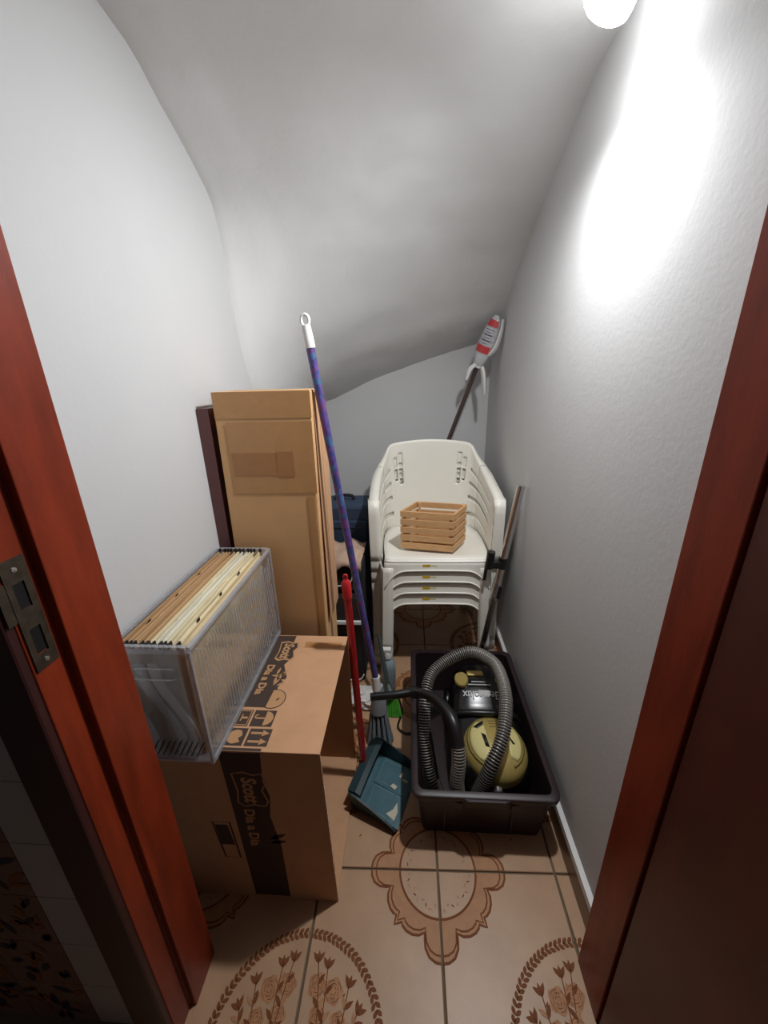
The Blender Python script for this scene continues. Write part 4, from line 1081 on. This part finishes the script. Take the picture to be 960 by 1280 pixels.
for x in (-0.44, -0.215): obj('foot', box(x, x + .02, 1.75, 1.78, 0, .014), BLACK, bc)
bm = bmesh.new(); tube(bm, spline([(-0.37, 1.83, .775), (-0.365, 1.83, .795), (-0.325, 1.83, .80), (-0.285, 1.83, .795), (-0.28, 1.83, .775)], 5), .008, 8); obj('grip', bm, BLACKC, bc, smooth=True)

# ================================================================== WRAPPED MOP in the back corner
BAGC = mat_clear('clear_wrapper', (0.95, 0.95, 0.97, 1), 0.2, 0.12, 0.40)
FRINGE = mat('white_mop_cotton', srgb(222, 222, 218), 0.9, var=0.05, vscale=30, bump=0.2, bscale=120)
mp_ = thing('wrapped_mop', 'new mop in printed plastic wrapper leaning in the far corner, head up', 'mop', (-0.12, 2.26, 0))
m0, m1, m2 = Vector((-0.140, 2.24, 0.0)), Vector((0.345, 2.150, 1.385)), Vector((0.420, 2.085, 1.612))
bm = bmesh.new(); tube(bm, [m0, m0.lerp(m1, .5), m1, m1.lerp(m2, .3)], .0115, 14); obj('handle', bm, mat('brown_grey_stick', srgb(84, 70, 66), 0.35, metal=0.4), mp_, smooth=True)
fr_ = (m2 - m1).normalized(); side = fr_.cross(Vector((0.55, 0.83, 0))).normalized(); nrm_ = fr_.cross(side).normalized()
if nrm_.y > 0: nrm_ = -nrm_
hw = [(0, .016), (.08, .030), (.2, .040), (.4, .045), (.6, .043), (.8, .037), (.93, .026), (1, .012)]
def hull(bm, sc, thk, lift=0.0, a=0, b=1, full=True):
    R_ = []
    n = 22
    for k in range(15):
        t_ = a + (b - a) * k / 14
        for q in range(len(hw) - 1):
            if hw[q][0] <= t_ <= hw[q + 1][0]:
                h_ = hw[q][1] + (hw[q + 1][1] - hw[q][1]) * (t_ - hw[q][0]) / (hw[q + 1][0] - hw[q][0]); break
        c = m1.lerp(m2, t_)
        rng = range(n) if full else range(8)
        if full: R_.append([c + side * (h_ * sc * math.cos(2 * PI * j / n)) + nrm_ * (thk * math.sin(2 * PI * j / n) * (h_ / .045)) for j in range(n)])
        else: R_.append([c + side * (h_ * sc * math.cos(PI * (j + .5) / 8)) + nrm_ * (lift + thk * math.sin(PI * (j + .5) / 8) * (h_ / .045)) for j in range(8)])
    grid(bm, R_, close=full)
bm = bmesh.new(); hull(bm, .82, .018); obj('mop_head', bm, FRINGE, mp_, smooth='full')
bm = bmesh.new(); hull(bm, 1.0, .026); wr = obj('wrapper', bm, BAGC, mp_, smooth='full')
REDP = mat('red_print', srgb(190, 60, 62), 0.5); INKB = mat('blue_black_print', srgb(70, 66, 88), 0.5)
bm = bmesh.new(); hull(bm, .95, .027, .001, .30, .44, False); obj('red_print_band', bm, REDP, wr)
bm = bmesh.new(); hull(bm, .95, .027, .001, .80, .92, False); obj('red_print_band', bm, REDP, wr)
for k in range(6):
    t0 = .475 + k * .052
    bm = bmesh.new(); hull(bm, .62 + .2 * (k % 2), .0275, .001, t0, t0 + (.022 if k in (1, 3) else .012), False); obj('print_line', bm, INKB, wr)
# cotton strips: one along the side against the wall, two hanging from the tie
for pl, wd in ((spline([m1.lerp(m2, .02) + side * .02, m1.lerp(m2, .3) - side * 0 + Vector((.045, -.02, .0)), m1.lerp(m2, .65) + Vector((.046, -.02, -.004)), m1.lerp(m2, .92) + Vector((.030, -.02, .0))], 6), .021),
               (spline([m1 + Vector((.02, -.03, 0)), m1 + Vector((.03, -.035, -.05)), m1 + Vector((.038, -.03, -.13))], 6), .026),
               (spline([m1 + Vector((-.012, -.02, .01)), m1 + Vector((-.04, -.03, -.01)), m1 + Vector((-.055, -.03, -.06))], 6), .022)):
    bm = bmesh.new(); n_ = len(pl); tube(bm, pl, [wd * (.55 + .45 * math.sin(PI * min(1, k / n_ + .15))) for k in range(n_)], 10, flat=(.45, 1.0)); obj('cotton_strip', bm, FRINGE, mp_, smooth=True)
bm = bmesh.new(); tube(bm, [m1 + side * .019 * math.cos(a) + nrm_ * .019 * math.sin(a) + fr_ * .004 for a in [2 * PI * k / 16 for k in range(17)]], .006, 8, cap=False); obj('tie', bm, FRINGE, mp_, smooth=True)
